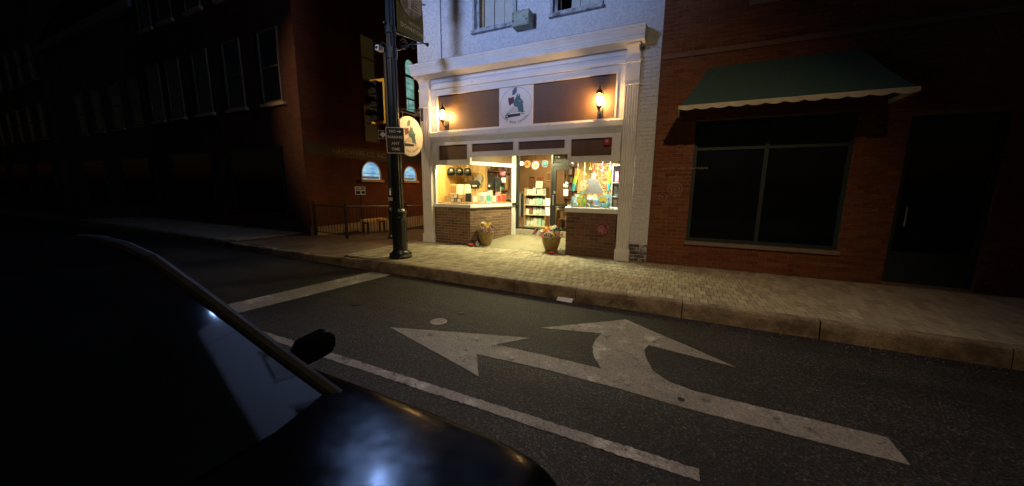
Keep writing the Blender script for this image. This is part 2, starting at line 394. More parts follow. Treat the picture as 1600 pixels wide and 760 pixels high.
# granite kerb stones
KERB = struct('kerb', MB().box(-.3, 16, -2.47, -2.40, RZ-.05, -.03), GRANITE)
def kerbstone(x0, x1, zt=0.0, zt2=None):
    zt2 = zt if zt2 is None else zt2; x0 += .006; x1 -= .006; n = max(2, int((x1-x0)/.22)); m = MB(); v = []; f = []
    for i in range(n+1):
        t = i/n; x = x0+(x1-x0)*t; z = zt+(zt2-zt)*t; jy = rnd(-.008, .008); jz = rnd(-.004, .004)
        v += [(x, -2.525+jy*.5, RZ-.05), (x, -2.51+jy, z-.06+rnd(-.01, .01)), (x, -2.498+jy, z-.012+jz), (x, -2.478+jy, z+.004+jz), (x, -2.362, z+.004)  , (x, -2.362, RZ-.05)]
    for i in range(n):
        a = i*6
        for k in range(6): f.append((a+k, a+(k+1) % 6, a+6+(k+1) % 6, a+6+k))
    f.append(tuple(range(6))); f.append(tuple(range(n*6, n*6+6))[::-1])
    m.add(v, f); obj('kerb_stone', m, GRANITE, KERB)
for a, b in zip([-.3, .72, 2.26, 3.84, 4.87, 6.31, 7.74, 9.2, 10.9, 12.5], [.72, 2.26, 3.84, 4.87, 6.31, 7.74, 9.2, 10.9, 12.5, 16]): kerbstone(a, b, -.05 if a < -.2 else 0, 0)
for a, b in ((-1.5, -.3), (-2.7, -1.5), (-3.9, -2.7)): kerbstone(a, b, -.05-.02, -.05)
kerbstone(-5.2, -3.9, 0, -.07)
xx = -5.2
while xx > -30: kerbstone(xx-1.6, xx); xx -= 1.6
# edging stones between the brick pavement and the alley
EDGE = struct('pavement_edging', MB().box(-.295, -.235, -2.36, -.10, RZ-.05, -.03), CONCRETE)
for a in range(4):
    y0 = -2.355+a*.56; obj('edging_stone', MB().box(-.33, -.205, y0, y0+.55, -.1, .006+rnd(0, .004)), CONCRETE, EDGE)
# alley, falling away from the street
al = MB(); n = 14; v = []; f = []
for i in range(n+1):
    y = -2.36+i*1.6; z = -.055-max(0, y+1.0)*.045
    v += [(-4.6, y, z), (-.335 if y < -.15 else -.1, y, z), (-4.6, y, z-.2), (-.335 if y < -.15 else -.1, y, z-.2)]
for i in range(n): a = i*4; f += [(a, a+1, a+5, a+4), (a+2, a+6, a+7, a+3), (a, a+4, a+6, a+2), (a+1, a+3, a+7, a+5)]
al.add(v, f); struct('alley', al, ALLEYM)
def alley_z(y): return -.055-max(0, y+1.0)*.045
# near pavement and kerb (behind the camera)
struct('sidewalk_near', MB().box(-40, 30, -12.5, -8.85, RZ-.05, 0), CONCRETE)
struct('kerb_near', MB().box(-40, 30, -8.86, -8.74, RZ-.05, .004), GRANITE)

# painted markings (4 mm sheets with frayed edges)
def marking(name, pts, jitter=.006, step=.05):
    out = []
    for (a, b) in zip(pts, pts[1:]+pts[:1]):
        d = hypot(b[0]-a[0], b[1]-a[1]); k = max(1, int(d/step))
        for i in range(k):
            t = i/k; j = jitter if i else 0
            out.append((a[0]+(b[0]-a[0])*t+rnd(-j, j), a[1]+(b[1]-a[1])*t+rnd(-j, j)))
    return struct(name, MB().prism(out, RZ+.001, RZ+.005), PAINT)
marking('lane_arrow_marking', [(3.107, -4.492), (3.95, -4.235), (4.764, -3.995), (4.482, -4.318), (5.172, -4.308), (5.62, -4.315), (5.50, -4.10), (5.44, -3.90), (5.432, -3.70), (5.46, -3.507),
    (5.08, -3.60), (4.737, -3.686), (5.2, -3.30), (5.658, -2.919), (6.05, -3.19), (6.435, -3.45), (6.78, -3.70), (6.36, -3.635), (5.981, -3.579), (5.952, -3.73), (5.987, -3.895), (6.063, -4.132), (6.204, -4.266), (6.405, -4.329), (7.6, -4.35), (7.6, -4.62), (6.394, -4.62),
    (5.79, -4.578), (5.196, -4.566), (4.41, -4.60), (4.645, -4.952), (3.87, -4.72)], .004)
marking('lane_line_marking', [(1.35, -5.345), (6.40, -5.345), (6.40, -5.245), (1.35, -5.245)], .007, .03)
marking('stop_line_marking', [(.746, -2.60), (1.257, -2.60), (1.215, -3.06), (1.113, -3.815), (.94, -5.2), (.42, -5.2), (.633, -3.457)], .006)
# iron lids and pits in the asphalt
def lid(x, y, r, label, m, pattern=True):
    t = thing('valve_cover', label, 'manhole cover', (x, y, RZ))
    obj('rim', MB().lathe([(r, 0), (r, .006), (r*.88, .007), (r*.87, .002)], 24, (x, y, RZ)), m, t, True)
    k = MB().lathe([(r*.85, 0), (r*.85, .005)], 24, (x, y, RZ)); obj('lid', k, m, t)
    if pattern:
        k = MB()
        for i in range(-2, 3):
            w = sqrt(max(0, (r*.8)**2-(i*r*.3)**2)); k.box(x-w, x+w, y+i*r*.3-r*.06, y+i*r*.3+r*.06, RZ+.004, RZ+.009)
        obj('raised_bar', k, m, t)
LIDM = mat('worn_iron', (.30, .28, .25), .5, .3, 30, .3, 80, metal=.35)
lid(3.525, -4.08, .105, 'pale round iron valve cover in the asphalt near the long arrow tip', LIDM)
TAR = mat('tar', (.008, .008, .008), .6, .2, 20)
for (x, y, r, lb) in ((3.61, -3.705, .042, 'small black tar plug in the road behind the iron cover'), (2.065, -4.09, .075, 'dark round tar patch in the road left of the iron cover'), (6.301, -4.51, .028, 'tiny black pit in the arrow shaft paint')):
    o = obj('tar_patch', MB().prism([(x+r*cos(k*pi/9)*rnd(.85, 1.15), y+r*sin(k*pi/9)*rnd(.85, 1.15)) for k in range(18)], RZ+.002, RZ+.0075), TAR); tag(o, lb, 'tar patch')
# scrap of paper against the kerb foot
o = obj('paper_scrap', MB().add([(4.60, -2.60, RZ+.006), (4.84, -2.615, RZ+.006), (4.845, -2.535, RZ+.045), (4.60, -2.53, RZ+.04), (4.60, -2.598, RZ+.009), (4.84, -2.613, RZ+.009), (4.845, -2.533, RZ+.048), (4.60, -2.528, RZ+.043)], [(0, 1, 2, 3), (4, 5, 6, 7), (0, 1, 5, 4), (1, 2, 6, 5), (2, 3, 7, 6), (3, 0, 4, 7)]), mat('paper', (.75, .73, .72), .7, .05))
tag(o, 'white scrap of paper lying in the gutter against the kerb', 'paper')

gr = MB()
for q in range(900):
    x = rnd(-6, 14); y = -2.53-abs(random.gauss(0, .10)); r = rnd(.003, .009); a = rnd(0, 3)
    M = Matrix.Translation((x, y, RZ)) @ Matrix.Rotation(a, 4, 'Z'); gr.add([(-r, -r*.6, 0), (r, -r*.7, 0), (r*.8, r*.7, 0), (-r*.7, r*.6, 0), (0, 0, r*.9)], [(0, 1, 4), (1, 2, 4), (2, 3, 4), (3, 0, 4)], M)
for q in range(260):
    x = rnd(-2, 9); y = rnd(-6.3, -2.7); r = rnd(.002, .005)
    gr.add([(x-r, y-r, RZ), (x+r, y-r, RZ), (x+r, y+r, RZ), (x-r, y+r, RZ), (x, y, RZ+r)], [(0, 1, 4), (1, 2, 4), (2, 3, 4), (3, 0, 4)])
tag(obj('gutter_grit', gr, mat('grit', (.22, .19, .15), .9, .5, 60)), 'grit and small stones scattered along the gutter and road', 'grit', kind='stuff')
# ------------------------------------------------------------------ the bookshop
SHOP = thing('shop_building', 'white painted brick shop with cream classical storefront and recessed lit entry', 'building', (0, 0, 0))
XL, XR = -.10, 5.65
# upper wall around two windows
WN = [(1.60, 2.60), (3.50, 4.47)]
w = MB(); w.box(XL, XR, .03, .35, 4.30, 5.06); xs = [XL]+[q for a in WN for q in a]+[XR]
for i in range(0, len(xs), 2): w.box(xs[i], xs[i+1], .03, .35, 5.06, 6.9)
w.box(XL, XR, .03, .35, 6.9, 9.2); UW = obj('wall', w, MORTAR_W, SHOP)
bricks(UW, (XL, .03), 0, XR-XL, 4.30, 8.2, WHITEWALL, holes=[(a-XL, b-XL, 5.06, 6.9) for a, b in WN], pick=lambda c: False, jt=.008, proud=.0028, depth=.02, jit=.001)
obj('corner_pier', MB().box(XL-.01, .62, -.012, .02, 4.45, 9.0), WHITEWALL, UW)
GREYW = mat('weathered_sill', (.44, .45, .47), .8, .35, 18, .6, 50, dirt=(.12, .12, .12), dscale=9, dth=(.5, .62))
BLIND = mat('blind_board', (.50, .50, .45), .7, .1, 4)
for k, (a, b) in enumerate(WN):
    wd = obj('window', MB().frame(a, b, 5.06, 6.9, .07, .06, .16), GREYW, SHOP)
    obj('sill', MB().box(a-.09, b+.06, -.075, .16, 4.985, 5.055), GREYW, wd, bevel=.008)
    obj('casing', MB().box(a-.065, a-.01, -.02, .05, 5.06, 6.95), GREYW, wd); obj('casing', MB().box(b+.01, b+.05, -.02, .05, 5.06, 6.95), GREYW, wd)
    d0 = a+.07; obj('reveal_board', MB().box(d0, d0+(.07 if k == 0 else .05), .17, .19, 5.13, 6.85), WOOD if k == 0 else DWOOD, wd)
    if k: obj('dark_pane', MB().box(d0+.055, d0+.25, .20, .206, 5.13, 6.85), DGLASS, wd)
    xs0 = d0+(.08 if k == 0 else .26); nb = 3; wb = (b-.07-xs0)/nb
    for q in range(nb): obj('board', MB().box(xs0+q*wb+.006, xs0+(q+1)*wb-.006, .18+.008*(q % 2), .21, 5.13, 6.85), BLIND, wd)
    obj('room_dark', MB().box(a, b, .30, .34, 5.06, 6.9), BLACKP, wd)
# side wall along the alley and body of the building
SIDEB = brickflat('side_brick', ((.26, .14, .08), (.19, .095, .055)), (.3, .24, .17))
obj('side_wall', MB().box(XL, .0, .0, .30, 0, 4.30).box(XL, .05, .30, 11, -.6, 9.2), SIDEB, SHOP)
obj('back_wall', MB().box(.05, XR, 10.8, 11, -.3, 9.2), SIDEB, SHOP)
obj('roof', MB().box(XL, XR, .03, 11, 9.2, 9.4), CONCRETE, SHOP)
# painted brick strip right of the storefront, bare and flaking at its foot
rs = obj('wall_pier', MB().box(5.29, XR, .012, .30, 0, 4.30), MORTAR_W, SHOP)
bricks(rs, (5.30, .012), 0, .348, .36, 4.30, WHITEWALL, jit=.004)
FLAKE = brickmat('flaking_brick', [(.45, .45, .46), (.08, .06, .05), (.55, .55, .56), (.14, .11, .09)], .9, (.05, .045, .04), (.5, .56), 14, .8)
bricks(rs, (5.30, .012), 0, .348, .0, .355, FLAKE, jit=.006)

# pilasters with real flutes
def pilaster(x0, x1):
    nf = 5; wd = (x1-x0)/nf; pts = [(x0, .0)]
    pts.append((x0, -.12))
    for k in range(nf):
        a = x0+k*wd+(.010 if k else .016); b = x0+(k+1)*wd-(.010 if k < nf-1 else .016); m_ = (a+b)/2; hw = (b-a)/2
        pts.append((a, -.12))
        for q in range(1, 6): t = pi*q/6; pts.append((m_-hw*cos(t), -.12+.022*sin(t)))
        pts.append((b, -.12))
    pts += [(x1, -.12), (x1, .0)]
    p = obj('pilaster', MB().prism(pts, .25, 3.46), WHITE, SHOP)
    obj('plinth', MB().box(x0-.022, x1+.022, -.145, .0, 0, .235).box(x0-.012, x1+.012, -.132, .0, .235, .252), WHITE, p, bevel=.006)
    obj('capital', MB().box(x0-.02, x1+.02, -.14, .0, 3.46, 3.495).box(x0-.008, x1+.008, -.13, 0, 3.495, 3.86).box(x0-.022, x1+.022, -.145, 0, 3.86, 3.90).box(x0-.004, x1+.004, -.125, 0, 3.90, 4.145), WHITE, p, bevel=.004)
    cn = [(-.125, 3.92)]+[(-.125-.16*(1-cos(t)), 3.92+.20*sin(t)) for t in [pi/2*k/6 for k in range(1, 7)]]+[(-.125, 4.12)]
    obj('console', MB().prism(cn, x0+.02, x1-.02, 'x'), WHITE, p, smooth=True)
    obj('console_cap', MB().box(x0-.004, x1+.004, -.31, -.126, 4.121, 4.146), WHITE, p)
    return p
pilaster(.0, .29); pilaster(5.05, 5.30)
# cornice
prof = [(0, 4.15), (.405, 4.15), (.405, 4.182), (.418, 4.184), (.418, 4.205), (.412, 4.208), (.412, 4.225), (.425, 4.228), (.428, 4.25), (.436, 4.275), (.452, 4.30), (.462, 4.312), (.455, 4.316), (.455, 4.330), (.472, 4.334), (.472, 4.352), (.484, 4.356), (.484, 4.385), (.02, 4.445), (0, 4.445)]
cv = []; cf = []
for (o_, z) in prof:
    cv += [(.04-o_*.1, .029, z), (.04-o_*.1, -o_, z), (5.30+o_*.2, -o_, z), (5.30+o_*.2, .029, z)]
for i in range(len(prof)-1):
    for k in range(3): cf.append((i*4+k, i*4+k+1, i*4+5+k, i*4+4+k))
cor = obj('cornice', MB().add(cv, cf), WHITE, SHOP)
LEAD = mat('lead_flashing', (.20, .21, .23), .7, .4, 12, .5, 60)
obj('flashing', MB().add([(.0, -.47, 4.39), (5.38, -.47, 4.39), (5.38, .02, 4.46), (.0, .02, 4.46), (.0, -.47, 4.398), (5.38, -.47, 4.398), (5.38, .02, 4.50), (.0, .02, 4.50)], [(0, 1, 2, 3), (4, 5, 6, 7), (0, 1, 5, 4), (1, 2, 6, 5), (2, 3, 7, 6), (3, 0, 4, 7)]), LEAD, cor)
obj('core', MB().box(.05, 5.29, -.001, .03, 4.146, 4.44), WHITE, cor)
# frieze and mouldings, sign fascia
fz = obj('frieze', MB().box(.29, 5.05, -.02, .06, 3.955, 4.149), WHITE, SHOP)
obj('moulding', MB().prism([(-.02, 3.955), (-.045, 3.95), (-.05, 3.915), (-.07, 3.905), (-.07, 3.885), (-.03, 3.865), (.06, 3.865), (.06, 3.955)], .29, 5.05, 'x'), WHITE, fz)
obj('moulding', MB().prism([(-.02, 4.06), (-.034, 4.057), (-.034, 4.045), (-.02, 4.038)], .29, 5.05, 'x'), WHITE, fz)
fa = obj('fascia', MB().box(.29, 5.05, -.055, .06, 3.735, 3.864).box(.29, .50, -.055, .06, 2.868, 3.735).box(4.88, 5.05, -.055, .06, 2.868, 3.735), WHITE, SHOP)
obj('bead', MB().frame(.482, 4.898, 2.852, 3.752, .03, -.072, -.0555), WHITE, fa)
obj('sign_band', MB().box(.50, 4.88, .0, .05, 2.86, 3.735), BROWN, fa)
ld = obj('ledge', MB().prism([(.06, 2.866), (-.06, 2.866), (-.13, 2.85), (-.135, 2.835), (-.16, 2.825), (-.165, 2.725), (-.155, 2.705), (-.02, 2.60), (.06, 2.60)], .29, 5.05, 'x'), WHITE, SHOP)
# transom zone: white rails and stiles round four brown panels
TP = [(.48, 1.36, 2.16, 2.528), (1.49, 2.62, 2.337, 2.528), (2.75, 3.85, 2.337, 2.522), (3.99, 4.845, 2.157, 2.516)]
tr = obj('transom', MB().box(.29, 5.05, -.02, .06, 2.53, 2.599).box(.29, .48, -.02, .06, 2.04, 2.53).box(.48, 1.36, -.02, .06, 2.04, 2.16).box(1.36, 1.43, -.02, .06, 2.04, 2.53).box(1.43, 1.49, -.02, .06, 2.22, 2.53)
    .box(1.49, 2.62, -.02, .06, 2.22, 2.335).box(2.62, 2.75, -.02, .06, 2.22, 2.53).box(2.75, 3.85, -.02, .06, 2.22, 2.335).box(3.85, 3.92, -.02, .06, 2.22, 2.53).box(3.92, 3.99, -.02, .06, 2.04, 2.53).box(3.99, 4.845, -.02, .06, 2.04, 2.157).box(4.845, 5.05, -.02, .06, 2.04, 2.53), WHITE, SHOP)
for (a, b, c, d) in TP:
    obj('panel', MB().box(a-.005, b+.005, .022, .05, c-.005, d+.005), BROWN, tr); obj('bead', MB().frame(a-.014, b+.014, c-.014, d+.014, .017, -.034, -.0205), WHITE, tr)
# plinth walls (brick bulkheads)
A69 = atan2(1.4, .534)
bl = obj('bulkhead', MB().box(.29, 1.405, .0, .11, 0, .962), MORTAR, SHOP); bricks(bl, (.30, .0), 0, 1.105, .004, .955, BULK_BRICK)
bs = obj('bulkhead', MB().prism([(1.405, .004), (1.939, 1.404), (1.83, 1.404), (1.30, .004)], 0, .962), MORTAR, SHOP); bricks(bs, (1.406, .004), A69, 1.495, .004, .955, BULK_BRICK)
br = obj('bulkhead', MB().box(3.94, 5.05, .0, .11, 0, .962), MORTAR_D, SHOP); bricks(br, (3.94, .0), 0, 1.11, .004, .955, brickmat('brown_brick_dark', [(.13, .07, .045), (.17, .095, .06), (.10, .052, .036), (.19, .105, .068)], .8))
b2 = obj('bulkhead', MB().prism([(3.94, .004), (3.65, 1.40), (3.75, 1.40), (4.04, .004)], 0, .962), MORTAR, SHOP); bricks(b2, (3.65, 1.40), atan2(-1.4, .29), 1.42, .004, .955, BULK_BRICK, pick=lambda c: False)
# window sills
obj('window_sill', MB().prism([(.291, -.05), (1.45, -.05), (1.995, 1.36), (1.93, 1.385), (1.39, .07), (.291, .07)], .963, 1.045), WHITE, SHOP, bevel=.006)
obj('window_sill', MB().prism([(3.90, -.05), (5.049, -.05), (5.049, .07), (3.99, .07), (3.72, 1.385), (3.61, 1.36)], .963, 1.062), WHITE, SHOP, bevel=.006)
# glazing
wl = obj('window', MB().box(.291, .35, -.015, .06, 1.046, 2.038), WHITE, SHOP); obj('pane', MB().box(.35, 1.412, .02, .026, 1.046, 2.039), GLASS, wl)
ws = obj('window', MB().prism([(1.43, .0), (1.966, 1.375), (1.91, 1.395), (1.385, .03)], 2.03, 2.12).box(1.93, 2.03, 1.33, 1.43, .16, 2.50), WHITE, SHOP)
obj('pane', MB().prism([(1.412, .03), (1.94, 1.375), (1.934, 1.377), (1.406, .032)], 1.046, 2.03), GLASS, ws)
obj('panel', MB().prism([(1.40, .065), (1.935, 1.385), (1.91, 1.395), (1.375, .075)], 2.12, 2.50), BROWN, ws)
wr = obj('window', MB().box(5.02, 5.049, -.015, .06, 1.063, 2.038), WHITE, SHOP); obj('pane', MB().box(3.935, 5.02, .02, .026, 1.063, 2.039), GLASS, wr)
w4 = obj('window', MB().prism([(3.93, .065), (3.64, 1.38), (3.70, 1.38), (3.99, .065)], 2.03, 2.5), WHITE, SHOP); obj('pane', MB().prism([(3.937, .03), (3.655, 1.375), (3.661, 1.377), (3.943, .032)], 1.063, 2.03), GLASS, w4)
# entry: sloping floor, step, ceiling, doors
obj('entry_floor', MB().add([(1.40, -.003, .004), (3.945, -.003, .004), (3.66, 1.41, .165), (1.93, 1.41, .165), (1.40, -.003, -.2), (3.945, -.003, -.2), (3.66, 1.41, -.2), (1.93, 1.41, -.2)], [(0, 1, 2, 3), (0, 4, 5, 1), (1, 5, 6, 2), (2, 6, 7, 3), (3, 7, 4, 0), (7, 6, 5, 4)]),
    mat('entry_terrazzo', (.225, .20, .13), .6, .25, 40, .3, 60, dirt=(.12, .10, .07), dscale=3), SHOP)
obj('entry_step', MB().box(1.90, 3.70, 1.40, 1.62, .0, .325), STONE, SHOP, bevel=.01)
obj('entry_ceiling', MB().prism([(1.37, .061), (3.99, .061), (3.70, 1.5), (1.90, 1.5)], 2.50, 2.54), WHITE, SHOP)
dr = obj('door_frame', MB().box(2.031, 2.10, 1.40, 1.50, .326, 2.50).box(3.045, 3.095, 1.42, 1.50, .326, 2.50).box(3.60, 3.66, 1.38, 1.50, .326, 2.50).box(2.10, 3.045, 1.42, 1.50, .326, .37).box(2.10, 3.045, 1.42, 1.50, 2.40, 2.50).box(3.095, 3.60, 1.42, 1.50, 2.04, 2.12).box(3.095, 3.60, 1.42, 1.50, 2.42, 2.5), BLACKM, SHOP)
obj('pane', MB().box(2.10, 3.045, 1.455, 1.461, .37, 2.40), GLASS, dr); obj('pane', MB().box(3.095, 3.60, 1.455, 1.461, 2.12, 2.42), DGLASS, dr)
do = obj('door', MB().frame(3.10, 3.595, .335, 2.03, .085, 1.43, 1.475).box(3.185, 3.51, 1.435, 1.47, 1.00, 1.06), BLACKM, SHOP)
obj('pane', MB().box(3.185, 3.51, 1.45, 1.456, .42, 1.945), glass('door_glass', (.8, .8, .8), .06), do)
STEEL = mat('steel', (.6, .6, .6), .3, .1, 9, metal=.9)
obj('handle', MB().tube((3.145, 1.36, 1.02), (3.145, 1.36, 1.30), .014).tube((3.145, 1.36, 1.04), (3.145, 1.43, 1.04), .01).tube((3.145, 1.36, 1.28), (3.145, 1.43, 1.28), .01), STEEL, do, True)
obj('lock', MB().box(3.13, 3.19, 1.40, 1.43, 1.33, 1.40), STEEL, do)
obj('door_bar', MB().box(1.99, 2.10, 1.30, 1.42, .99, 1.06).tube((1.93, 1.30, 1.02), (2.06, 1.34, 1.02), .03), BLACKM, dr)
# interior shell
obj('floor', MB().box(.06, 5.24, 1.50, 7.0, .28, .322), mat('shop_floor', (.25, .16, .09), .5, .2, 5), SHOP)
obj('ceiling', MB().box(.05, 5.64, .07, 7.2, 2.86, 2.92), mat('shop_ceiling', (.55, .48, .36), .8, .1, 3), SHOP)
obj('inner_wall', MB().box(.06, .12, .30, 7.0, .3, 2.86).box(5.20, 5.28, .30, 7.0, .3, 2.86).box(.06, 5.28, 7.0, 7.1, .3, 2.86), TAN, SHOP)
# display windows inside
obj('display_floor', MB().prism([(.13, .07), (1.38, .07), (1.88, 1.385), (.13, 1.385)], 1.03, 1.075), WOOD, SHOP)
obj('display_floor', MB().prism([(4.0, .07), (5.19, .07), (5.19, 1.25), (3.76, 1.25)], 1.03, 1.075), mat('pale_shelf', (.6, .58, .48), .6), SHOP)
obj('display_ceiling', MB().prism([(.13, .065), (1.38, .065), (1.90, 1.385), (.13, 1.385)], 2.26, 2.30).prism([(3.99, .065), (5.19, .065), (5.19, 1.25), (3.74, 1.25)], 2.26, 2.30), WHITE, SHOP)
pw = obj('plank_wall', MB().box(.285, .30, .075, 1.24, 1.076, 2.259).box(.30, 1.16, 1.225, 1.24, 1.076, 2.259), DWOOD, SHOP)
for k in range(11): y = .08+k*.104; obj('plank', MB().box(.301, .316, y, y+.1, 1.077, 2.258), PINE, pw)
for k in range(8): x = .318+k*.105; obj('plank', MB().box(x, x+.101, 1.209, 1.224, 1.077, 2.258), PINE, pw)
obj('post', MB().box(1.165, 1.21, 1.205, 1.25, 1.076, 2.259), WOOD, pw)

# ------------------------------------------------------------------ red brick building on the right
RB = thing('brick_building', 'dark red brick building with green awning right of the white shop', 'building', (5.66, 0, 0))
RO = [(6.34, 8.6, .50, 2.72), (9.2, 10.2, .05, 2.6), (10.9, 13.2, .50, 2.72), (7.0, 8.0, 4.6, 6.4), (9.4, 10.4, 4.6, 6.4), (11.8, 12.8, 4.6, 6.4)]
cuts = sorted({5.66, 16.0} | {q for r in RO for q in r[:2]}); w = MB()
for a, b in zip(cuts, cuts[1:]):
    hs = sorted([(r[2], r[3]) for r in RO if r[0] <= a+1e-6 and r[1] >= b-1e-6]); z = 0
    for (c, d) in hs: w.box(a, b, .0, .30, z, c); z = d
    w.box(a, b, .0, .30, z, 9.6)
RW = obj('wall', w, MORTAR_D, RB)
bricks(RW, (5.664, .0), 0, 10.3, .004, 7.2, RED_BRICK, holes=[(r[0]-5.664, r[1]-5.664, r[2], r[3]) for r in RO], pick=lambda c: c.x < 6.47 and c.z < 5.35, jit=.0025)
obj('roof', MB().box(5.66, 16, .0, 11, 9.6, 9.8), CONCRETE, RB); obj('back', MB().box(5.67, 16, .6, .7, 0, 9.6), BLACKP, RB)
obj('string_course', MB().box(5.668, 16, -.03, .02, 3.86, 3.94), brickmat('stone_band', [(.22, .12, .08), (.19, .1, .07)]), RB)
for k, (a, b, c, d) in enumerate(RO):
    wd = obj('door' if k == 1 else 'window', MB().frame(a, b, c, d, .06, .03, .12), mat('dark_green_frame', (.02, .03, .026), .45), RB)
    obj('pane', MB().box(a+.06, b-.06, .07, .078, c+.06, d-.06), mat('dark_shop_pane', (.006, .007, .008), .08, spec=.6), wd)
    if k in (0, 2): obj('mullion', MB().box((a+b)/2-.03, (a+b)/2+.03, .035, .069, c+.06, d-.06), MATS['dark_green_frame'], wd); obj('transom_bar', MB().box(a+.06, b-.06, .045, .069, d-.52, d-.47), MATS['dark_green_frame'], wd)
    if k == 1: obj('kick_panel', MB().box(a+.06, b-.06, .045, .069, c+.06, c+.5), MATS['dark_green_frame'], wd); obj('handle', MB().tube((a+.14, .0, .95), (a+.14, .0, 1.25), .014), STEEL, wd)
    if k != 1: obj('sill', MB().box(a-.03, b+.03, -.05, .04, c-.07, c-.002), mat('stone_sill', (.2, .15, .11), .8), wd, bevel=.006)
# awning with sloping ends
AWG = mat('green_canvas', (.035, .075, .055), .8, .15, 30)
aw = thing('awning', 'green canvas awning with cream lower edge over the dark brick-building window', 'awning', (7.4, 0, 2.8))
lo = [(6.05, 0, 2.85), (6.05, -.75, 2.85), (8.9, -.75, 2.85), (8.9, 0, 2.85)]; hi = [(6.45, -.012, 3.62), (6.45, -.05, 3.62), (8.5, -.05, 3.62), (8.5, -.012, 3.62)]
nu, nv = 24, 8; v = []; f = []
def awp(u, t):    # outline unrolled over left end, front, right end; t from the lower edge to the ridge
    lo_ = [(6.05, -.012), (6.05, -.75), (8.9, -.75), (8.9, -.012)]; hi_ = [(6.45, -.012), (6.45, -.05), (8.5, -.05), (8.5, -.012)]; seg = min(2, int(u)); w_ = u-seg
    a = [lo_[seg][q]+(lo_[seg+1][q]-lo_[seg][q])*w_ for q in (0, 1)]; b = [hi_[seg][q]+(hi_[seg+1][q]-hi_[seg][q])*w_ for q in (0, 1)]
    sag = .035*sin(pi*t)+(.012*abs(sin(w_*pi*4))*sin(pi*t) if seg == 1 else 0)
    return (a[0]+(b[0]-a[0])*t, a[1]+(b[1]-a[1])*t, 2.86+.76*t-sag)
for i in range(nu*3+1):
    for k in range(nv+1): v.append(awp(min(2.9999, i/nu), k/nv))
for i in range(nu*3):
    for k in range(nv): a = i*(nv+1)+k; f.append((a, a+nv+1, a+nv+2, a+1))
obj('canvas', MB().add(v, f), AWG, aw, True)
val = MB(); val.box(6.03, 6.05, -.77, -.012, 2.80, 2.865); val.box(8.9, 8.92, -.77, -.012, 2.80, 2.865); x = 6.05
while x < 8.89: w_ = min(.2375, 8.9-x); val.prism([(x, 2.865), (x, 2.81), (x+w_*.25, 2.79), (x+w_*.5, 2.782), (x+w_*.75, 2.79), (x+w_, 2.81), (x+w_, 2.865)], -.77, -.752, 'y'); x += .2375
obj('valance', val, mat('cream_edge', (.55, .48, .33), .7), aw)
for x in (6.08, 7.02, 7.97, 8.87): obj('stay', MB().tube((x, -.74, 2.87), (x, -.0, 2.87), .012, None, 6), BLACKM, aw)

# chalk scribble on the bricks
CH = mat('chalk', (.42, .35, .28), .9, .3, 60); y0 = -.0135
CW = thing('chalk_writing', 'faint chalk scribbles and circles on the red brick wall', 'graffiti', (5.95, 0, 1.3))
def stroke(pts):
    q = MB().strip(pts, .005); obj('stroke', MB().add([(p[0], y0, p[2]) for p in q.v], q.f), CH, CW)
def scr(x, z, wds, h=.05):
    for wd in wds:
        px = x; pts = []
        for i in range(wd*3): pts.append((px, z+(h if i % 2 else 0)*rnd(.4, 1)+rnd(-.008, .008))); px += .022
        stroke(pts); x = px+.05
scr(5.80, 1.86, (4, 2, 5)); scr(5.78, 1.70, (2, 2))
for (cx, cz, r) in ((6.08, 1.485, .125), (6.08, 1.485, .075), (5.87, 1.335, .075)):
    stroke([(cx+r*cos(t*.33)*rnd(.93, 1.05), cz+r*sin(t*.33)*rnd(.93, 1.05)) for t in range(21)])
scr(6.045, 1.465, (1,), .04); scr(5.84, 1.32, (1,), .03)

# ------------------------------------------------------------------ hardware building across the alley
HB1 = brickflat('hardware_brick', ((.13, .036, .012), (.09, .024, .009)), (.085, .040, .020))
HX = -4.2
HW = thing('hardware_building', 'dark brick corner building with hardware lettering and blue-lit arched windows', 'building', (HX, -.5, 0))
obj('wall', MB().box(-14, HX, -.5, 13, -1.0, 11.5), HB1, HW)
obj('roof', MB().box(-14.1, HX+.25, -.75, 13.1, 11.5, 11.9), DWOOD, HW)
obj('name_board', MB().box(HX, HX+.03, -.45, 6.5, 2.42, 2.80), mat('board_dark', (.02, .016, .014), .6), HW)
t = MB(); text(t, 'HARDWARE CO. INC.', .235, plane_x(HX+.034, 1.62, 2.61)); obj('lettering', t, mat('letter_tan', (.30, .24, .17), .6), HW)
FR = mat('pale_frame', (.55, .50, .42), .6); TANF = mat('tan_frame', (.20, .135, .075), .7)
def arch_pts(y0, y1, z0, zs, n=14):
    r = (y1-y0)/2; c = (y0+y1)/2
    return [(y0, z0), (y1, z0)]+[(c+r*cos(pi*k/n), zs+r*sin(pi*k/n)*((1.0))) for k in range(n+1)]
def arch_window(y0, y1, z0, zs, gm, sill=None):
    o_ = arch_pts(y0-.05, y1+.05, z0-.0, zs); i_ = arch_pts(y0, y1, z0, zs); n = len(o_)
    v = [(HX+.045, *p) for p in o_]+[(HX+.045, *p) for p in i_]+[(HX, *p) for p in o_]+[(HX-.0, *p) for p in i_]; f = []
    for k in range(n): k2 = (k+1) % n; f += [(k, k2, n+k2, n+k), (2*n+k, 2*n+k2, k2, k), (n+k, n+k2, 3*n+k2, 3*n+k)]
    wd = obj('window', MB().add(v, f), FR, HW)
    obj('pane', MB().prism(i_, HX+.004, HX+.012, 'x'), gm, wd)
    if sill: obj('sill', MB().box(HX, HX+.12, y0-.12, y1+.12, z0-.10, z0-.003), sill, wd, bevel=.01)
    return wd
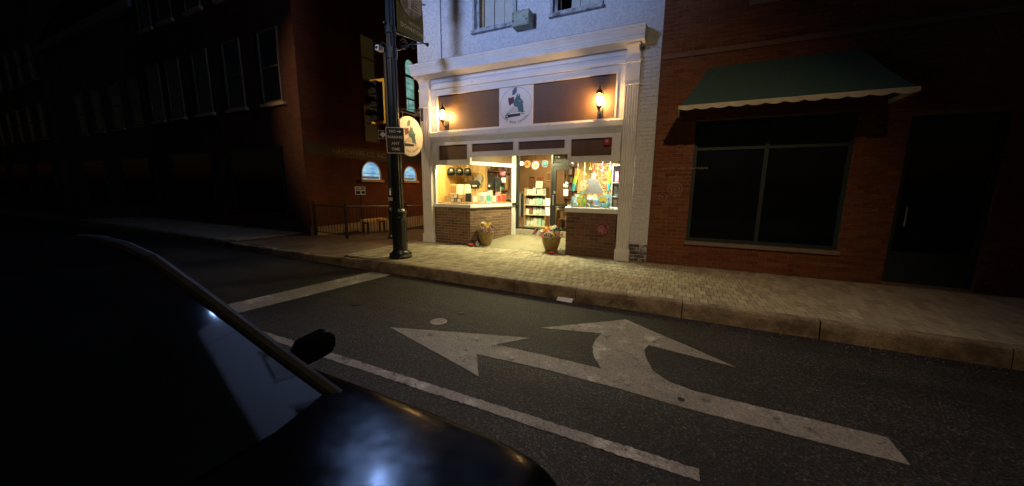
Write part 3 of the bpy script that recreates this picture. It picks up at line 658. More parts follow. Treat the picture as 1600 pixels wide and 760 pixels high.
def lit_pane(name, a, b, st):
    m, nt, N, L, B = _mat(name); B.inputs['Base Color'].default_value = (.05, .06, .07, 1); B.inputs['Roughness'].default_value = .1
    mp = N.new('ShaderNodeMapping'); mp.inputs['Scale'].default_value = (1, .8, 2.6); L.new(_pos(N), mp.inputs[0])
    L.new(_ramp(N, L, _noise(N, L, 2.6, 5, .6, mp.outputs[0]), [(.36, a), (.62, b)]), B.inputs['Emission Color']); B.inputs['Emission Strength'].default_value = st; return m
BLUEW = lit_pane('blue_lit_pane', (.13, .42, .78), (.50, .84, 1.0), .78); TEALW = lit_pane('teal_lit_pane', (.14, .40, .36), (.45, .90, .78), .48)
SILLM = mat('sandstone_sill', (.52, .38, .20), .8, .15, 20)
for (a, b) in ((1.60, 2.42), (3.72, 4.42)):
    wd = arch_window(a, b, 1.72, 1.93, BLUEW, SILLM); obj('rail', MB().box(HX+.012, HX+.02, a, b, 1.925, 1.94), FR, wd); obj('curtain', MB().prism([(a+.02+q*.05, 1.73+(.02 if q % 2 else 0)) for q in range(int((b-a)/.05))]+[(b-.02, 1.83), (a+.02, 1.83)], HX+.0125, HX+.016, 'x'), cm('pale blue'), wd)
wd = arch_window(4.02, 4.50, 4.55, 6.30, TEALW); obj('rail', MB().box(HX+.012, HX+.03, 4.02, 4.50, 5.86, 5.96), TANF, wd); obj('rail', MB().box(HX+.012, HX+.03, 4.02, 4.50, 5.0, 5.06), TANF, wd); obj('glazing_bar', MB().box(HX+.012, HX+.025, 4.16, 4.18, 4.55, 4.999), TANF, wd)
OLIVE = emit('glowing_blind', (1.0, .74, .22), .011, (.055, .045, .02))  # dim glow put into the panes, since no lamp reaches them
for (a, b, c, d) in ((1.80, 2.48, 5.15, 6.70), (1.80, 2.48, 3.06, 4.36), (5.8, 6.5, 5.15, 6.70)):
    fr_ = [(HX+.05, q, r) for q, r in ((a, c), (b, c), (b, d), (a, d))]
    wd = obj('window', MB().box(HX, HX+.05, a, a+.05, c, d).box(HX, HX+.05, b-.05, b, c, d).box(HX, HX+.05, a+.05, b-.05, c, c+.05).box(HX, HX+.05, a+.05, b-.05, d-.05, d).box(HX, HX+.04, a+.05, b-.05, (c+d)/2-.02, (c+d)/2+.02), TANF, HW)
    obj('pane', MB().box(HX+.003, HX+.01, a+.05, b-.05, c+.05, d-.05), OLIVE, wd)
obj('downpipe', MB().tube((HX+.07, 5.05, .9), (HX+.07, 5.05, 3.2), .04), mat('grey_pipe', (.3, .3, .3), .5), HW)
obj('plinth', MB().box(HX, HX+.06, -.5, 13, -1.0, .18), CONCRETE, HW)
def front_windows(par, xs, yf, zs, w, h, shop=None):
    for x in xs:
        for z in zs:
            wd = obj('window', MB().frame(x-w/2, x+w/2, z, z+h, .06, yf-.05, yf).box(x-w/2+.06, x+w/2-.06, yf-.035, yf, z+h/2-.025, z+h/2+.025), TANF, par)
            obj('pane', MB().box(x-w/2+.06, x+w/2-.06, yf-.02, yf-.012, z+.06, z+h-.06), MATS['dark_shop_pane'], wd); obj('sill', MB().box(x-w/2-.1, x+w/2+.1, yf-.1, yf, z-.1, z-.002), SILLM, wd)
    if shop:
        for (a, b) in shop:
            wd = obj('shop_window', MB().frame(a, b, .5, 2.7, .08, yf-.06, yf), BLACKM, par); obj('pane', MB().box(a+.08, b-.08, yf-.03, yf-.02, .58, 2.62), MATS['dark_shop_pane'], wd)
front_windows(HW, (-5.4, -7.4, -9.4, -11.4, -13), -.5, (4.0, 7.4), 1.0, 2.1, ((-8.2, -5.2), (-12.6, -9.4)))
for (nm, lb, x0, x1, yf, h, cols, mo, zs) in (
    ('painted_building', 'grey painted two storey row building far down the street', -25.6, -14.05, -.3, 8.4, ((.16, .15, .14), (.13, .125, .12)), (.12, .12, .12), (4.0,)),
    ('tall_brick_building', 'tall brown brick row building farthest down the street', -42, -25.7, -.55, 12.5, ((.20, .10, .06), (.15, .08, .05)), (.2, .15, .1), (4.0, 7.2))):
    bd = thing(nm, lb, 'building', (x1, yf, 0)); obj('wall', MB().box(x0, x1, yf, 10, -.3, h), brickflat(nm+'_brick', cols, mo), bd); obj('roof', MB().box(x0-.05, x1+.05, yf-.3, 10, h, h+.35), CONCRETE, bd)
    front_windows(bd, [x1-1.4-2.2*k for k in range(int((x1-x0-1)/2.2))], yf, zs, 1.1, 2.0, [(x1-4.2-5*k, x1-1.0-5*k) for k in range(int((x1-x0)/5.4))])
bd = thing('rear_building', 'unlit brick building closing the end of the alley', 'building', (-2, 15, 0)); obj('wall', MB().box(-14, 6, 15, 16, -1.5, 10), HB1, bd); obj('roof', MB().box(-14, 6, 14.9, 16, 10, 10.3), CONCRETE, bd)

# ------------------------------------------------------------------ street lamp with banner and signs
PX, PY = .92, -1.98
LP = thing('street_lamp', 'dark cast iron street lamp post with fluted base on the pavement corner', 'street lamp', (PX, PY, 0))
c0 = (PX, PY, 0)
obj('base', MB().lathe([(.235, 0), (.235, .03), (.225, .055), (.19, .075), (.185, .11), (.165, .14), (.15, .165), (.148, .20), (.142, .80), (.150, .82), (.155, .845), (.145, .865), (.145, .90), (.165, .915), (.172, .945), (.165, .975), (.135, .99), (.120, 1.03)], 32, c0), IRON, LP, True)
k = MB()
for q in range(12):
    t = 2*pi*q/12; k.tube((PX+.143*cos(t), PY+.143*sin(t), .20), (PX+.137*cos(t), PY+.137*sin(t), .80), .012, .012, 6)
obj('base_rib', k, IRON, LP, True)
for q in range(4): t = pi/4+q*pi/2; obj('bolt', MB().tube((PX+.205*cos(t), PY+.205*sin(t), .06), (PX+.205*cos(t), PY+.205*sin(t), .105), .022, .018, 6), IRON, LP)
obj('pole', MB().lathe([(.108, 1.02), (.103, 2.0), (.093, 3.6), (.084, 5.05), (.11, 5.07), (.115, 5.10), (.09, 5.13), (.08, 5.22)], 24, c0, flute=.10, nf=1), IRON, LP)
obj('cap_holder', MB().lathe([(.08, 5.22), (.15, 5.30), (.17, 5.34), (.16, 5.37)], 20, c0), IRON, LP, True)
obj('globe', MB().lathe([(.06, 5.372), (.075, 5.45), (.08, 5.55), (.07, 5.68), (.05, 5.78), (.035, 5.80)], 20, c0), emit('cool_globe', (.30, .48, 1.0), L_NEAR), LP, True)
sh = []; shf = []
for i in range(17):
    a = radians(-8+196*i/16)
    for (rr, zz) in ((.14, 5.345), (.14, 5.84), (.135, 5.84), (.135, 5.345)): sh.append((PX+rr*cos(a), PY+rr*sin(a), zz))
for i in range(16):
    for k in range(4): shf.append((i*4+k, i*4+(k+1) % 4, i*4+4+(k+1) % 4, i*4+4+k))
obj('added_light_shield', MB().add(sh, shf), IRON, LP, True); obj('lantern_roof', MB().lathe([(.20, 5.815), (.19, 5.84), (.06, 5.90)], 20, c0), IRON, LP, True)  # unseen shield added to keep the globe's light off the shop wall
obj('finial', MB().lathe([(.055, 5.885), (.06, 5.90), (.03, 5.93), (.035, 5.97), (.005, 6.04)], 14, c0), IRON, LP, True)
ar = obj('banner_arm', MB().tube((PX, PY, 4.445), (PX+.05, -1.0, 4.53), .017).sphere((PX+.052, -.965, 4.533), .04), IRON, LP, True); obj('banner_arm', MB().tube((PX, PY, 5.02), (PX+.05, -1.0, 5.30), .015), IRON, LP, True)
sc = []
for q in range(40): t = q*.32; r = .13*(1-q/46); sc.append((PX+.02, -1.66+r*cos(t), 4.30+r*sin(t)*.9))
sc2 = [(PX+.03, -1.40+.08*(1-q/34)*cos(pi-q*.34), 4.36+.08*(1-q/34)*sin(pi-q*.34)) for q in range(30)]
obj('scroll', MB().path(sc, .010, 5).path(sc2, .009, 5).path([(PX, -1.88, 4.12), (PX+.02, -1.75, 4.18), (PX+.03, -1.5, 4.36), (PX+.04, -1.12, 4.50)], .011, 5), IRON, ar)
obj('clamp', MB().lathe([(.112, 4.38), (.112, 4.50)], 20, c0), IRON, LP); obj('clamp', MB().lathe([(.106, 3.93), (.106, 4.13)], 20, c0), IRON, LP); obj('knob', MB().sphere((PX-.05, PY-.10, 4.55), .03), IRON, LP)
# small camera on a bent arm
cmr = thing('security_camera', 'small pale security camera on a bent arm of the lamp post', 'camera', (.64, -2.0, 4.1))
obj('arm', MB().path([(.86, -2.0, 4.10), (.80, -2.02, 4.22), (.72, -2.02, 4.25), (.66, -2.0, 4.20)], .014, 6), IRON, cmr); obj('housing', MB().box(.60, .69, -2.09, -1.95, 4.10, 4.20), mat('pale_plastic', (.6, .6, .58), .5), cmr, bevel=.012)
obj('lens', MB().tube((.645, -2.09, 4.15), (.645, -2.10, 4.15), .028), BLACKP, cmr)
# banner
OLV = mat('olive_cloth', (.135, .15, .045), .8, .15, 5, .2, 200)
bn = thing('street_banner', 'olive green downtown banner with round picture hanging from the lamp post', 'banner', (PX+.06, -1.5, 4.5))
nY, nZ = 8, 10; v = []; f = []; y0, y1 = -1.865, -1.09
for s_ in (0, 1):
    for i in range(nY+1):
        for j in range(nZ+1):
            yy = y0+(y1-y0)*i/nY; zz = (4.475+.055*i/nY)+(.80)*j/nZ
            v.append((PX+.052+.004*s_+.012*sin(i*1.1)*sin(j*.5), yy, zz))
m_ = (nY+1)*(nZ+1)
for s_ in (0, 1):
    for i in range(nY):
        for j in range(nZ): a = s_*m_+i*(nZ+1)+j; f.append((a, a+1, a+nZ+2, a+nZ+1))
bc = obj('cloth', MB().add(v, f), OLV, bn, True)
PICM = mat('banner_picture', (.42, .38, .30), .8, .45, 9, dirt=(.16, .14, .12), dscale=7, dth=(.45, .6))
obj('picture', MB().disc((PX+.078, -1.475, 5.20), .345, 'x', .002, 40), PICM, bn)
t = MB()
for q in range(6): t.box(PX+.0805, PX+.0825, -1.40+q*.01, -1.17+q*.012, 5.02+q*.055, 5.035+q*.055)
t.box(PX+.0805, PX+.0825, -1.56, -1.47, 5.0, 5.42)
obj('picture_lines', t, mat('ink_grey', (.62, .6, .52), .8), bn)
t = MB(); text(t, 'HISTORIC', .088, plane_x(PX+.080, -1.36, 4.735)); text(t, 'DOWNTOWN', .112, plane_x(PX+.080, -1.42, 4.625), .012); obj('lettering', t, mat('banner_ink', (.62, .62, .42), .7), bn)
# no parking and one way signs on the post
SIGNBLK = mat('sign_black', (.012, .012, .013), .45, .1, 6); SIGNWHT = mat('sign_white', (.78, .77, .74), .5, .05, 6); ALU = mat('sign_back', (.4, .4, .4), .45, .1, 6, metal=.6)
def rounded(w, h, r, n=5):
    pts = []
    for (cx, cz, a0) in ((w/2-r, h/2-r, 0), (-w/2+r, h/2-r, pi/2), (-w/2+r, -h/2+r, pi), (w/2-r, -h/2+r, 1.5*pi)):
        pts += [(cx+r*cos(a0+pi/2*k/n), cz+r*sin(a0+pi/2*k/n)) for k in range(n+1)]
    return pts
np_ = thing('parking_sign', 'black no parking any time sign with white letters on the lamp post', 'sign')
obj('plate', MB().prism(rounded(.435, .63, .03), .0, .004, 'y'), SIGNWHT, np_); obj('face', MB().prism(rounded(.405, .60, .022), -.003, -.0005, 'y'), SIGNBLK, np_)
t = MB(); text(t, 'NO', .095, plane_y(-.055, -.005, .215), .008); text(t, 'PARKING', .086, plane_y(0, -.005, .075), .008); text(t, 'ANY', .095, plane_y(0, -.005, -.075), .008); text(t, 'TIME', .095, plane_y(0, -.005, -.215), .008)
t.add([(.05, -.005, .205), (.10, -.005, .205), (.10, -.005, .185), (.155, -.005, .215), (.10, -.005, .245), (.10, -.005, .225), (.05, -.005, .225)], [tuple(range(7))])
obj('lettering', t, SIGNWHT, np_); obj('bracket', MB().box(-.03, .03, .005, .06, .15, .19).box(-.03, .03, .005, .06, -.2, -.16), ALU, np_)
np_.scale = (.79, .79, .79); np_.location = (1.03, -2.10, 2.385); np_.rotation_euler = (0, radians(-1), radians(41))
ow = thing('one_way_sign', 'black one way sign with white left arrow behind the no parking sign', 'sign')
obj('plate', MB().prism(rounded(.60, .235, .02), .0, .004, 'y'), SIGNWHT, ow); obj('face', MB().prism(rounded(.585, .22, .015), -.003, -.0005, 'y'), SIGNBLK, ow)
obj('arrow', MB().add([(-.265, -.005, 0), (-.16, -.005, -.095), (-.16, -.005, -.045), (.265, -.005, -.045), (.265, -.005, .045), (-.16, -.005, .045), (-.16, -.005, .095)], [tuple(range(7))]), SIGNWHT, ow)
t = MB(); text(t, 'ONE WAY', .075, plane_y(.05, -.007, 0), .008); obj('lettering', t, SIGNBLK, ow)
ow.scale = (.70, .70, .70); ow.location = (.90, -2.12, 2.495); ow.rotation_euler = (0, 0, radians(36))

# second post with traffic signal, by the alley
SP = thing('signal_post', 'black signal post with fluted base standing in the alley mouth', 'post', (-1.80, .60, alley_z(.6))); c2 = (-1.80, .60, alley_z(.6))
obj('base', MB().lathe([(.20, 0), (.20, .04), (.16, .08), (.14, .16), (.13, .8), (.15, .84), (.15, .9), (.11, .96)], 20, c2), IRON, SP, True)
obj('pole', MB().lathe([(.10, .95), (.085, 3.0), (.075, 5.4), (.09, 5.42), (.02, 5.55)], 16, c2, flute=.08, nf=1), IRON, SP)
TS = thing('traffic_signal', 'black traffic signal with yellow backplate border on the alley post', 'traffic signal', (-2.12, .52, 3.35))
YEL = mat('yellow_reflective', (.92, .55, .03), .5, .05, 8)
obj('backplate', MB().box(-2.36, -1.86, .545, .55, 3.36, 4.56), BLACKP, TS)
bd = MB(); bd.frame(-2.39, -1.83, 3.33, 4.59, .08, .53, .544); obj('border', bd, YEL, TS)
for q in range(3):
    z = 3.56+q*.38; hs = obj('housing', MB().box(-2.30, -2.00, .36, .53, z-.17, z+.19), BLACKP, TS, bevel=.02)
    vs = []; 
    for i in range(13): a = -pi*.12+pi*1.24*i/12; vs.append((cos(a), sin(a)))
    vv = [(-2.15+.125*a, .36, z+.01+.125*b) for a, b in vs]+[(-2.15+.115*a, .16, z+.0+.115*b) for a, b in vs]
    obj('visor', MB().add(vv, [(i, i+1, 14+i, 13+i) for i in range(12)]), BLACKP, hs); obj('lens', MB().disc((-2.15, .355, z+.01), .105, 'y', .003, 20), BLACKP, hs)
obj('bracket', MB().box(-2.12, -1.80, .56, .64, 3.42, 3.47).box(-2.12, -1.80, .56, .64, 4.42, 4.47), BLACKM, TS)
TS.rotation_euler = (0, 0, radians(2))
pbx = thing('crossing_button_sign', 'small black and white push button plate on the signal post', 'sign', (-1.74, .5, 1.05))
obj('plate', MB().box(-1.83, -1.65, .47, .48, 1.17, 1.47), SIGNBLK, pbx); obj('symbol', MB().box(-1.77, -1.71, .464, .469, 1.22, 1.36).disc((-1.74, .464, 1.40), .025, 'y', .005, 12), SIGNWHT, pbx); obj('button_box', MB().box(-1.82, -1.66, .44, .50, 1.04, 1.14), ALU, pbx, bevel=.01)

# railing, bench and small sign in the alley
RL = thing('railing', 'black iron railing along the alley in front of the brick wall', 'railing', (-2.7, -.38, alley_z(-.38)))
Y0r, Y1r = -.38, 4.6
obj('top_rail', MB().tube((-2.7, Y0r, .88), (-2.7, Y1r, .70), .022, None, 8), BLACKM, RL); obj('bottom_rail', MB().tube((-2.7, Y0r, .03), (-2.7, Y1r, -.17), .016, None, 6), BLACKM, RL)
obj('top_rail', MB().tube((-2.7, Y0r, .88), (-4.1, Y0r, .88), .022, None, 8), BLACKM, RL); obj('bottom_rail', MB().tube((-2.7, Y0r, .03), (-4.1, Y0r, .05), .016, None, 6), BLACKM, RL)
y = Y0r+.13
while y < Y1r-.03:
    tt = (y-Y0r)/(Y1r-Y0r); obj('baluster', MB().tube((-2.7, y, .03-.20*tt), (-2.7, y, .88-.18*tt), .009, None, 5), BLACKM, RL); y += .13
for q in range(10): x = -2.83-q*.13; obj('baluster', MB().tube((x, Y0r, .04), (x, Y0r, .88), .009, None, 5), BLACKM, RL)
for (x, y) in ((-2.7, Y0r), (-2.7, 2.1), (-2.7, 4.6), (-4.1, Y0r)):
    tt = (y-Y0r)/(Y1r-Y0r); obj('post', MB().box(x-.03, x+.03, y-.03, y+.03, alley_z(y)-.02, .93-.18*tt).sphere((x, y, .97-.18*tt), .04), BLACKM, RL)
BN = thing('bench', 'yellow topped bench behind the alley railing by the brick wall', 'bench', (-3.5, 1.36, alley_z(1.4)))
for q in range(4): obj('slat', MB().box(-3.62+q*.085, -3.545+q*.085, .90, 1.82, .27, .345), mat('yellow_paint', (.72, .50, .12), .55, .12, 9), BN, bevel=.006)
for y in (1.0, 1.72): obj('leg', MB().box(-3.60, -3.56, y-.03, y+.03, alley_z(y), .269).box(-3.38, -3.34, y-.03, y+.03, alley_z(y), .269).box(-3.56, -3.38, y-.02, y+.02, .2, .25), BLACKM, BN)
SS = thing('small_sign', 'small black and white sign on a thin post behind the railing', 'sign')
obj('post', MB().tube((0, .02, 0), (0, .02, 1.6), .018, None, 6), BLACKM, SS)
obj('plate', MB().box(-.15, .15, -.004, .0, 1.33, 1.58), SIGNWHT, SS)
k = MB()
for (a, b, c, d) in ((-.13, -.01, 1.52, 1.555), (.01, .13, 1.52, 1.555), (-.13, .12, 1.475, 1.50), (-.13, .0, 1.35, 1.45), (.03, .13, 1.36, 1.44)): k.box(a, b, -.008, -.0045, c, d)
obj('print', k, SIGNBLK, SS)
SS.location = (-3.0, .46, alley_z(.46)); SS.rotation_euler = (0, 0, radians(48))

# ------------------------------------------------------------------ lamps that light the street
def tall_lamp(x, y, h, label, aim, power, col, spot, blend, name='street_light', size=.10, pole=None):
    t = thing(name, label, 'street lamp', (x, y, 0)); qx, qy = pole or (x, y); obj('pole', MB().lathe([(.16, 0), (.16, .25), (.09, .3), (.06, h)], 14, (qx, qy, 0)), IRON, t, True)
    if pole: obj('arm', MB().path([(qx, qy, h-.3), (qx, (qy*2+y)/3, h+.05), (x, y, h+.1)], .035, 8), IRON, t)
    d = (Vector(aim)-Vector((x, y, h))).normalized(); hd = Vector((x, y, h+.08))
    obj('head', MB().tube(hd-d*.18, hd+d*.02, .10, .16, 14), IRON, t, True)
    obj('lens', MB().tube(hd+d*.021, hd+d*.03, .14, .14, 14), emit('lens_'+name+str(round(x)), col, 6.0), t)
    light('SPOT', 'lamp_light', hd+d*.06, power, col, size, d.to_track_quat('-Z', 'Y').to_euler(), t, spot=spot, blend=blend)
    return t
tall_lamp(.35, -11.0, 4.9, 'cool white street light on the near pavement left of the camera', (2.2, .0, 6.6), P_COOL*10, COOL, 50, 1.0, size=.7)
tall_lamp(8.5, -9.1, 8.0, 'warm street light on the near pavement behind the camera', (4.6, -2.0, .0), P_WARM*10, WARM, 62, 1.0)
tall_lamp(-5.5, -10.2, 7.5, 'added warm lamp out of view lighting the traffic signal and alley mouth', (-1.9, .0, 3.2), P_WARM*14, WARM, 40, 1.0)  # added source out of view, brightens the yellow signal border and the corner
t = thing('alley_lamp', 'warm wall lamp on the shop side wall in the alley', 'wall lamp', (-.12, 5.0, 3.3))
obj('bracket', MB().box(-.28, -.10, 4.96, 5.04, 3.28, 3.34), BLACKM, t); obj('shade', MB().lathe([(.002, 3.29), (.05, 3.28), (.17, 3.085)], 18, (-.34, 5.0, 0), cap=False), BLACKM, t); light('POINT', 'lamp_light', (-.34, 5.0, 3.12), P_ALLEY, SODIUM, .05, parent=t)

# wall lanterns on the fascia
def wall_lantern(x, label):
    t = thing('wall_lantern', label, 'lantern', (x, 0, 2.9), 'lit lanterns on the shop fascia'); y = -.17
    obj('back_plate', MB().prism([(x+a, 3.03+b) for a, b in rounded(.10, .24, .03)], -.03, -.001, 'y'), BLACKM, t)
    obj('arm', MB().path([(x, -.03, 3.0), (x, -.09, 2.96), (x, -.15, 2.99), (x, y, 3.07)], .013, 6).sphere((x, y, 3.05), .028), BLACKM, t, True)
    obj('tray', MB().lathe([(.02, 3.06), (.05, 3.085), (.062, 3.10), (.055, 3.11)], 12, (x, y, 0)), BLACKM, t)
    k = MB()
    for q in range(6):
        a = 2*pi*q/6; k.path([(x+.055*cos(a), y+.055*sin(a), 3.11), (x+.085*cos(a), y+.085*sin(a), 3.24), (x+.066*cos(a), y+.066*sin(a), 3.34)], .0055, 5)
    obj('cage', k, BLACKM, t); obj('roof', MB().lathe([(.085, 3.335), (.08, 3.35), (.05, 3.40), (.02, 3.435), (.012, 3.45), (.018, 3.465), (.003, 3.52)], 12, (x, y, 0)), BLACKM, t, True)
    obj('glass', MB().lathe([(.05, 3.111), (.078, 3.24), (.06, 3.334)], 12, (x, y, 0)), glass('lantern_glass', (1, .93, .8), .05, .2), t)
    obj('bulb', MB().sphere((x, y, 3.235), .056, 12, 8, (1, 1, 1.3)), emit('lantern_bulb', (1.0, .62, .25), L_WALL), t, True)
wall_lantern(.745, 'lit black lantern at the left end of the brown fascia'); wall_lantern(4.575, 'lit black lantern at the right end of the brown fascia')

# ------------------------------------------------------------------ shop sign, hanging sign, boxes on the wall
INK = {'teal': mat('ink_teal', (.055, .15, .19), .6), 'red': mat('ink_maroon', (.12, .02, .035), .6), 'dark': mat('ink_dark', (.02, .022, .03), .6), 'blue': mat('ink_blue', (.10, .14, .22), .6), 'pale': mat('ink_pale', (.62, .60, .58), .6)}
LOGO = {  # unit drawing, x right, z up
 'teal': [[(.10, .66), (.15, .46), (.26, .58), (.30, .34), (.42, .22), (.54, .06), (.46, .06), (.53, -.36), (.48, -.44), (.06, -.44), (-.04, -.40), (.16, -.28), (.08, -.13), (-.06, -.13), (-.14, .0), (-.12, .22), (.02, .40)]],
 'red': [[(-.50, .40), (-.42, .43), (-.34, .38), (-.24, .44), (-.10, .43), (-.12, .10), (-.26, .04), (-.40, -.05), (-.46, .12)]],
 'blue': [[(-.24, .54), (-.22, .78), (-.12, .92), (.08, .96), (.06, .70), (-.06, .56)]],
 'pale': [[(-.54, -.44), (-.34, -.20), (-.10, -.10), (.12, -.16), (.20, -.40), (.10, -.46)], [(.23, .20), (.32, .22), (.28, .12)]],
 'dark': [[(-.60, -.45), (-.36, -.45), (-.34, -.485), (-.58, -.49)], [(.34, -.45), (.60, -.42), (.58, -.46), (.34, -.485)], [(-.50, -.54), (.32, -.52), (.32, -.66), (-.50, -.72)], [(.36, -.55), (.58, -.52), (.58, -.555), (.36, -.585)]]}
def logo(par, R, M, off, ring=True):
    """emblem drawn inside radius R on the plane M (x right, y up, z out)"""
    for q, (kk, polys) in enumerate(LOGO.items()):
        mb = MB()
        for p in polys: mb.add([(a*R*.95, b*R*.95+R*.06, off+.001*q) for a, b in p], [tuple(range(len(p)))], M)
        if kk == 'dark':
            ri = [(-.54+.10*cos(t*pi/8), -.55+.12*sin(t*pi/8)) for t in range(17)]; ro = [(-.54+.045*cos(t*pi/8), -.55+.055*sin(t*pi/8)) for t in range(17)]
            for i in range(16): mb.add([(a*R, b*R, off+.004) for a, b in (ri[i], ri[i+1], ro[i+1], ro[i])], [(0, 1, 2, 3)], M)
        obj('emblem', mb, INK[kk], par)
    mb = MB(); s_ = 'THE BOOK DRAGON'
    for i, ch in enumerate(s_):
        if ch == ' ': continue
        a = radians(-90+(i-(len(s_)-1)/2)*6.9); text(mb, ch, R*.165, M @ Matrix.Translation((R*.92*cos(a), R*.92*sin(a), off)) @ Matrix.Rotation(a+pi/2, 4, 'Z'))
    obj('lettering', mb, INK['dark'], par)
    if ring:
        mb = MB(); n = 60
        for i in range(n):
            a, b = radians(-48+276*i/n), radians(-48+276*(i+1)/n)
            mb.add([(R*.99*cos(t)*k, R*.99*sin(t)*k, off) for t, k in ((a, 1), (b, 1), (b, .985), (a, .985))], [(0, 1, 2, 3)], M)
        obj('ring', mb, INK['blue'], par)
sg = thing('shop_sign', 'white square dragon and book emblem sign centred on the fascia', 'sign', (2.67, -.02, 2.87))
obj('board', MB().box(2.25, 3.09, -.03, -.002, 2.872, 3.732), mat('sign_board', (.76, .75, .76), .5, .04, 3), sg)
logo(sg, .40, plane_y(2.67, -.032, 3.315), .0)
hs = thing('hanging_sign', 'round cream hanging sign with dragon emblem on a bracket left of the storefront', 'sign', (.06, -.6, 3.2))
obj('disc', MB().disc((.045, -.62, 2.70), .47, 'x', .04, 48), mat('cream_board', (.80, .79, .76), .55, .05, 4), hs)
obj('rim', MB().add(*(lambda n: ([(x, -.62+r*cos(2*pi*k/n), 2.70+r*sin(2*pi*k/n)) for (x, r) in ((.04, .472), (.09, .472), (.09, .452), (.0855, .452)) for k in range(n)], [(i*n+k, i*n+(k+1) % n, (i+1)*n+(k+1) % n, (i+1)*n+k) for i in range(3) for k in range(n)]))(48)), mat('rim_white', (.78, .76, .7), .5), hs)
logo(hs, .40, plane_x(.0875, -.62, 2.70), .0, False)
br_ = obj('bracket', MB().box(.03, .10, -.135, -.121, 3.14, 3.46).path([(.065, -.13, 3.24), (.065, -1.15, 3.24)], .014, 6).path([(.065, -.13, 3.42), (.065, -.5, 3.36), (.065, -1.12, 3.26)], .010, 6), BLACKM, hs)
obj('scroll', MB().path([(.065, -.30+.09*(1-q/40)*cos(q*.35), 3.30+.05*(1-q/40)*sin(q*.35)) for q in range(34)], .008, 5), BLACKM, br_)
obj('chain', MB().tube((.065, -.85, 3.24), (.065, -.80, 3.13), .008).tube((.065, -.39, 3.24), (.065, -.44, 3.13), .008), BLACKM, hs)
eb = thing('electric_box', 'weathered green grey metal box on the upper shop wall between windows', 'utility box', (2.85, 0, 4.85))
BOXM = mat('box_paint', (.36, .40, .33), .6, .2, 6, dirt=(.16, .10, .05), dscale=8, dth=(.55, .66))
obj('case', MB().box(2.66, 3.05, -.25, .018, 4.86, 5.16), BOXM, eb, bevel=.006); obj('door', MB().frame(2.675, 3.035, 4.875, 5.145, .018, -.262, -.2505), BOXM, eb)
obj('latch', MB().box(2.68, 2.71, -.27, -.262, 4.95, 4.98).box(2.99, 3.01, -.27, -.262, 4.94, 4.98), BLACKM, eb)
al_ = thing('fire_alarm', 'small red fire alarm horn on the right transom panel', 'fire alarm', (4.74, 0, 2.36))
obj('box', MB().box(4.685, 4.80, -.035, .021, 2.36, 2.49), mat('alarm_red', (.35, .02, .02), .4), al_, bevel=.008); obj('strobe', MB().box(4.715, 4.77, -.055, -.036, 2.42, 2.475), mat('strobe_clear', (.5, .25, .25), .3), al_)
wr_ = thing('wreath', 'round pink and red wreath hung on the right brick bulkhead', 'wreath', (4.745, -.03, .50))
for q in range(26):
    a = 2*pi*q/26; obj('petal', MB().sphere((4.745+.112*cos(a), -.035, .64+.112*sin(a)), rnd(.022, .03), 7, 5, (1, .7, 1)), cm(('maroon', 'rose', 'rose')[q % 3]), wr_)
for q in range(9): obj('flower', MB().sphere((4.745+rnd(-.055, .055), -.035, .635+rnd(-.055, .055)), rnd(.022, .034), 7, 5, (1, .7, 1)), cm(('red', 'maroon', 'grey')[q % 3]), wr_)
obj('disc', MB().disc((4.745, -.018, .64), .10, 'y', .008, 24), cm('grey'), wr_)

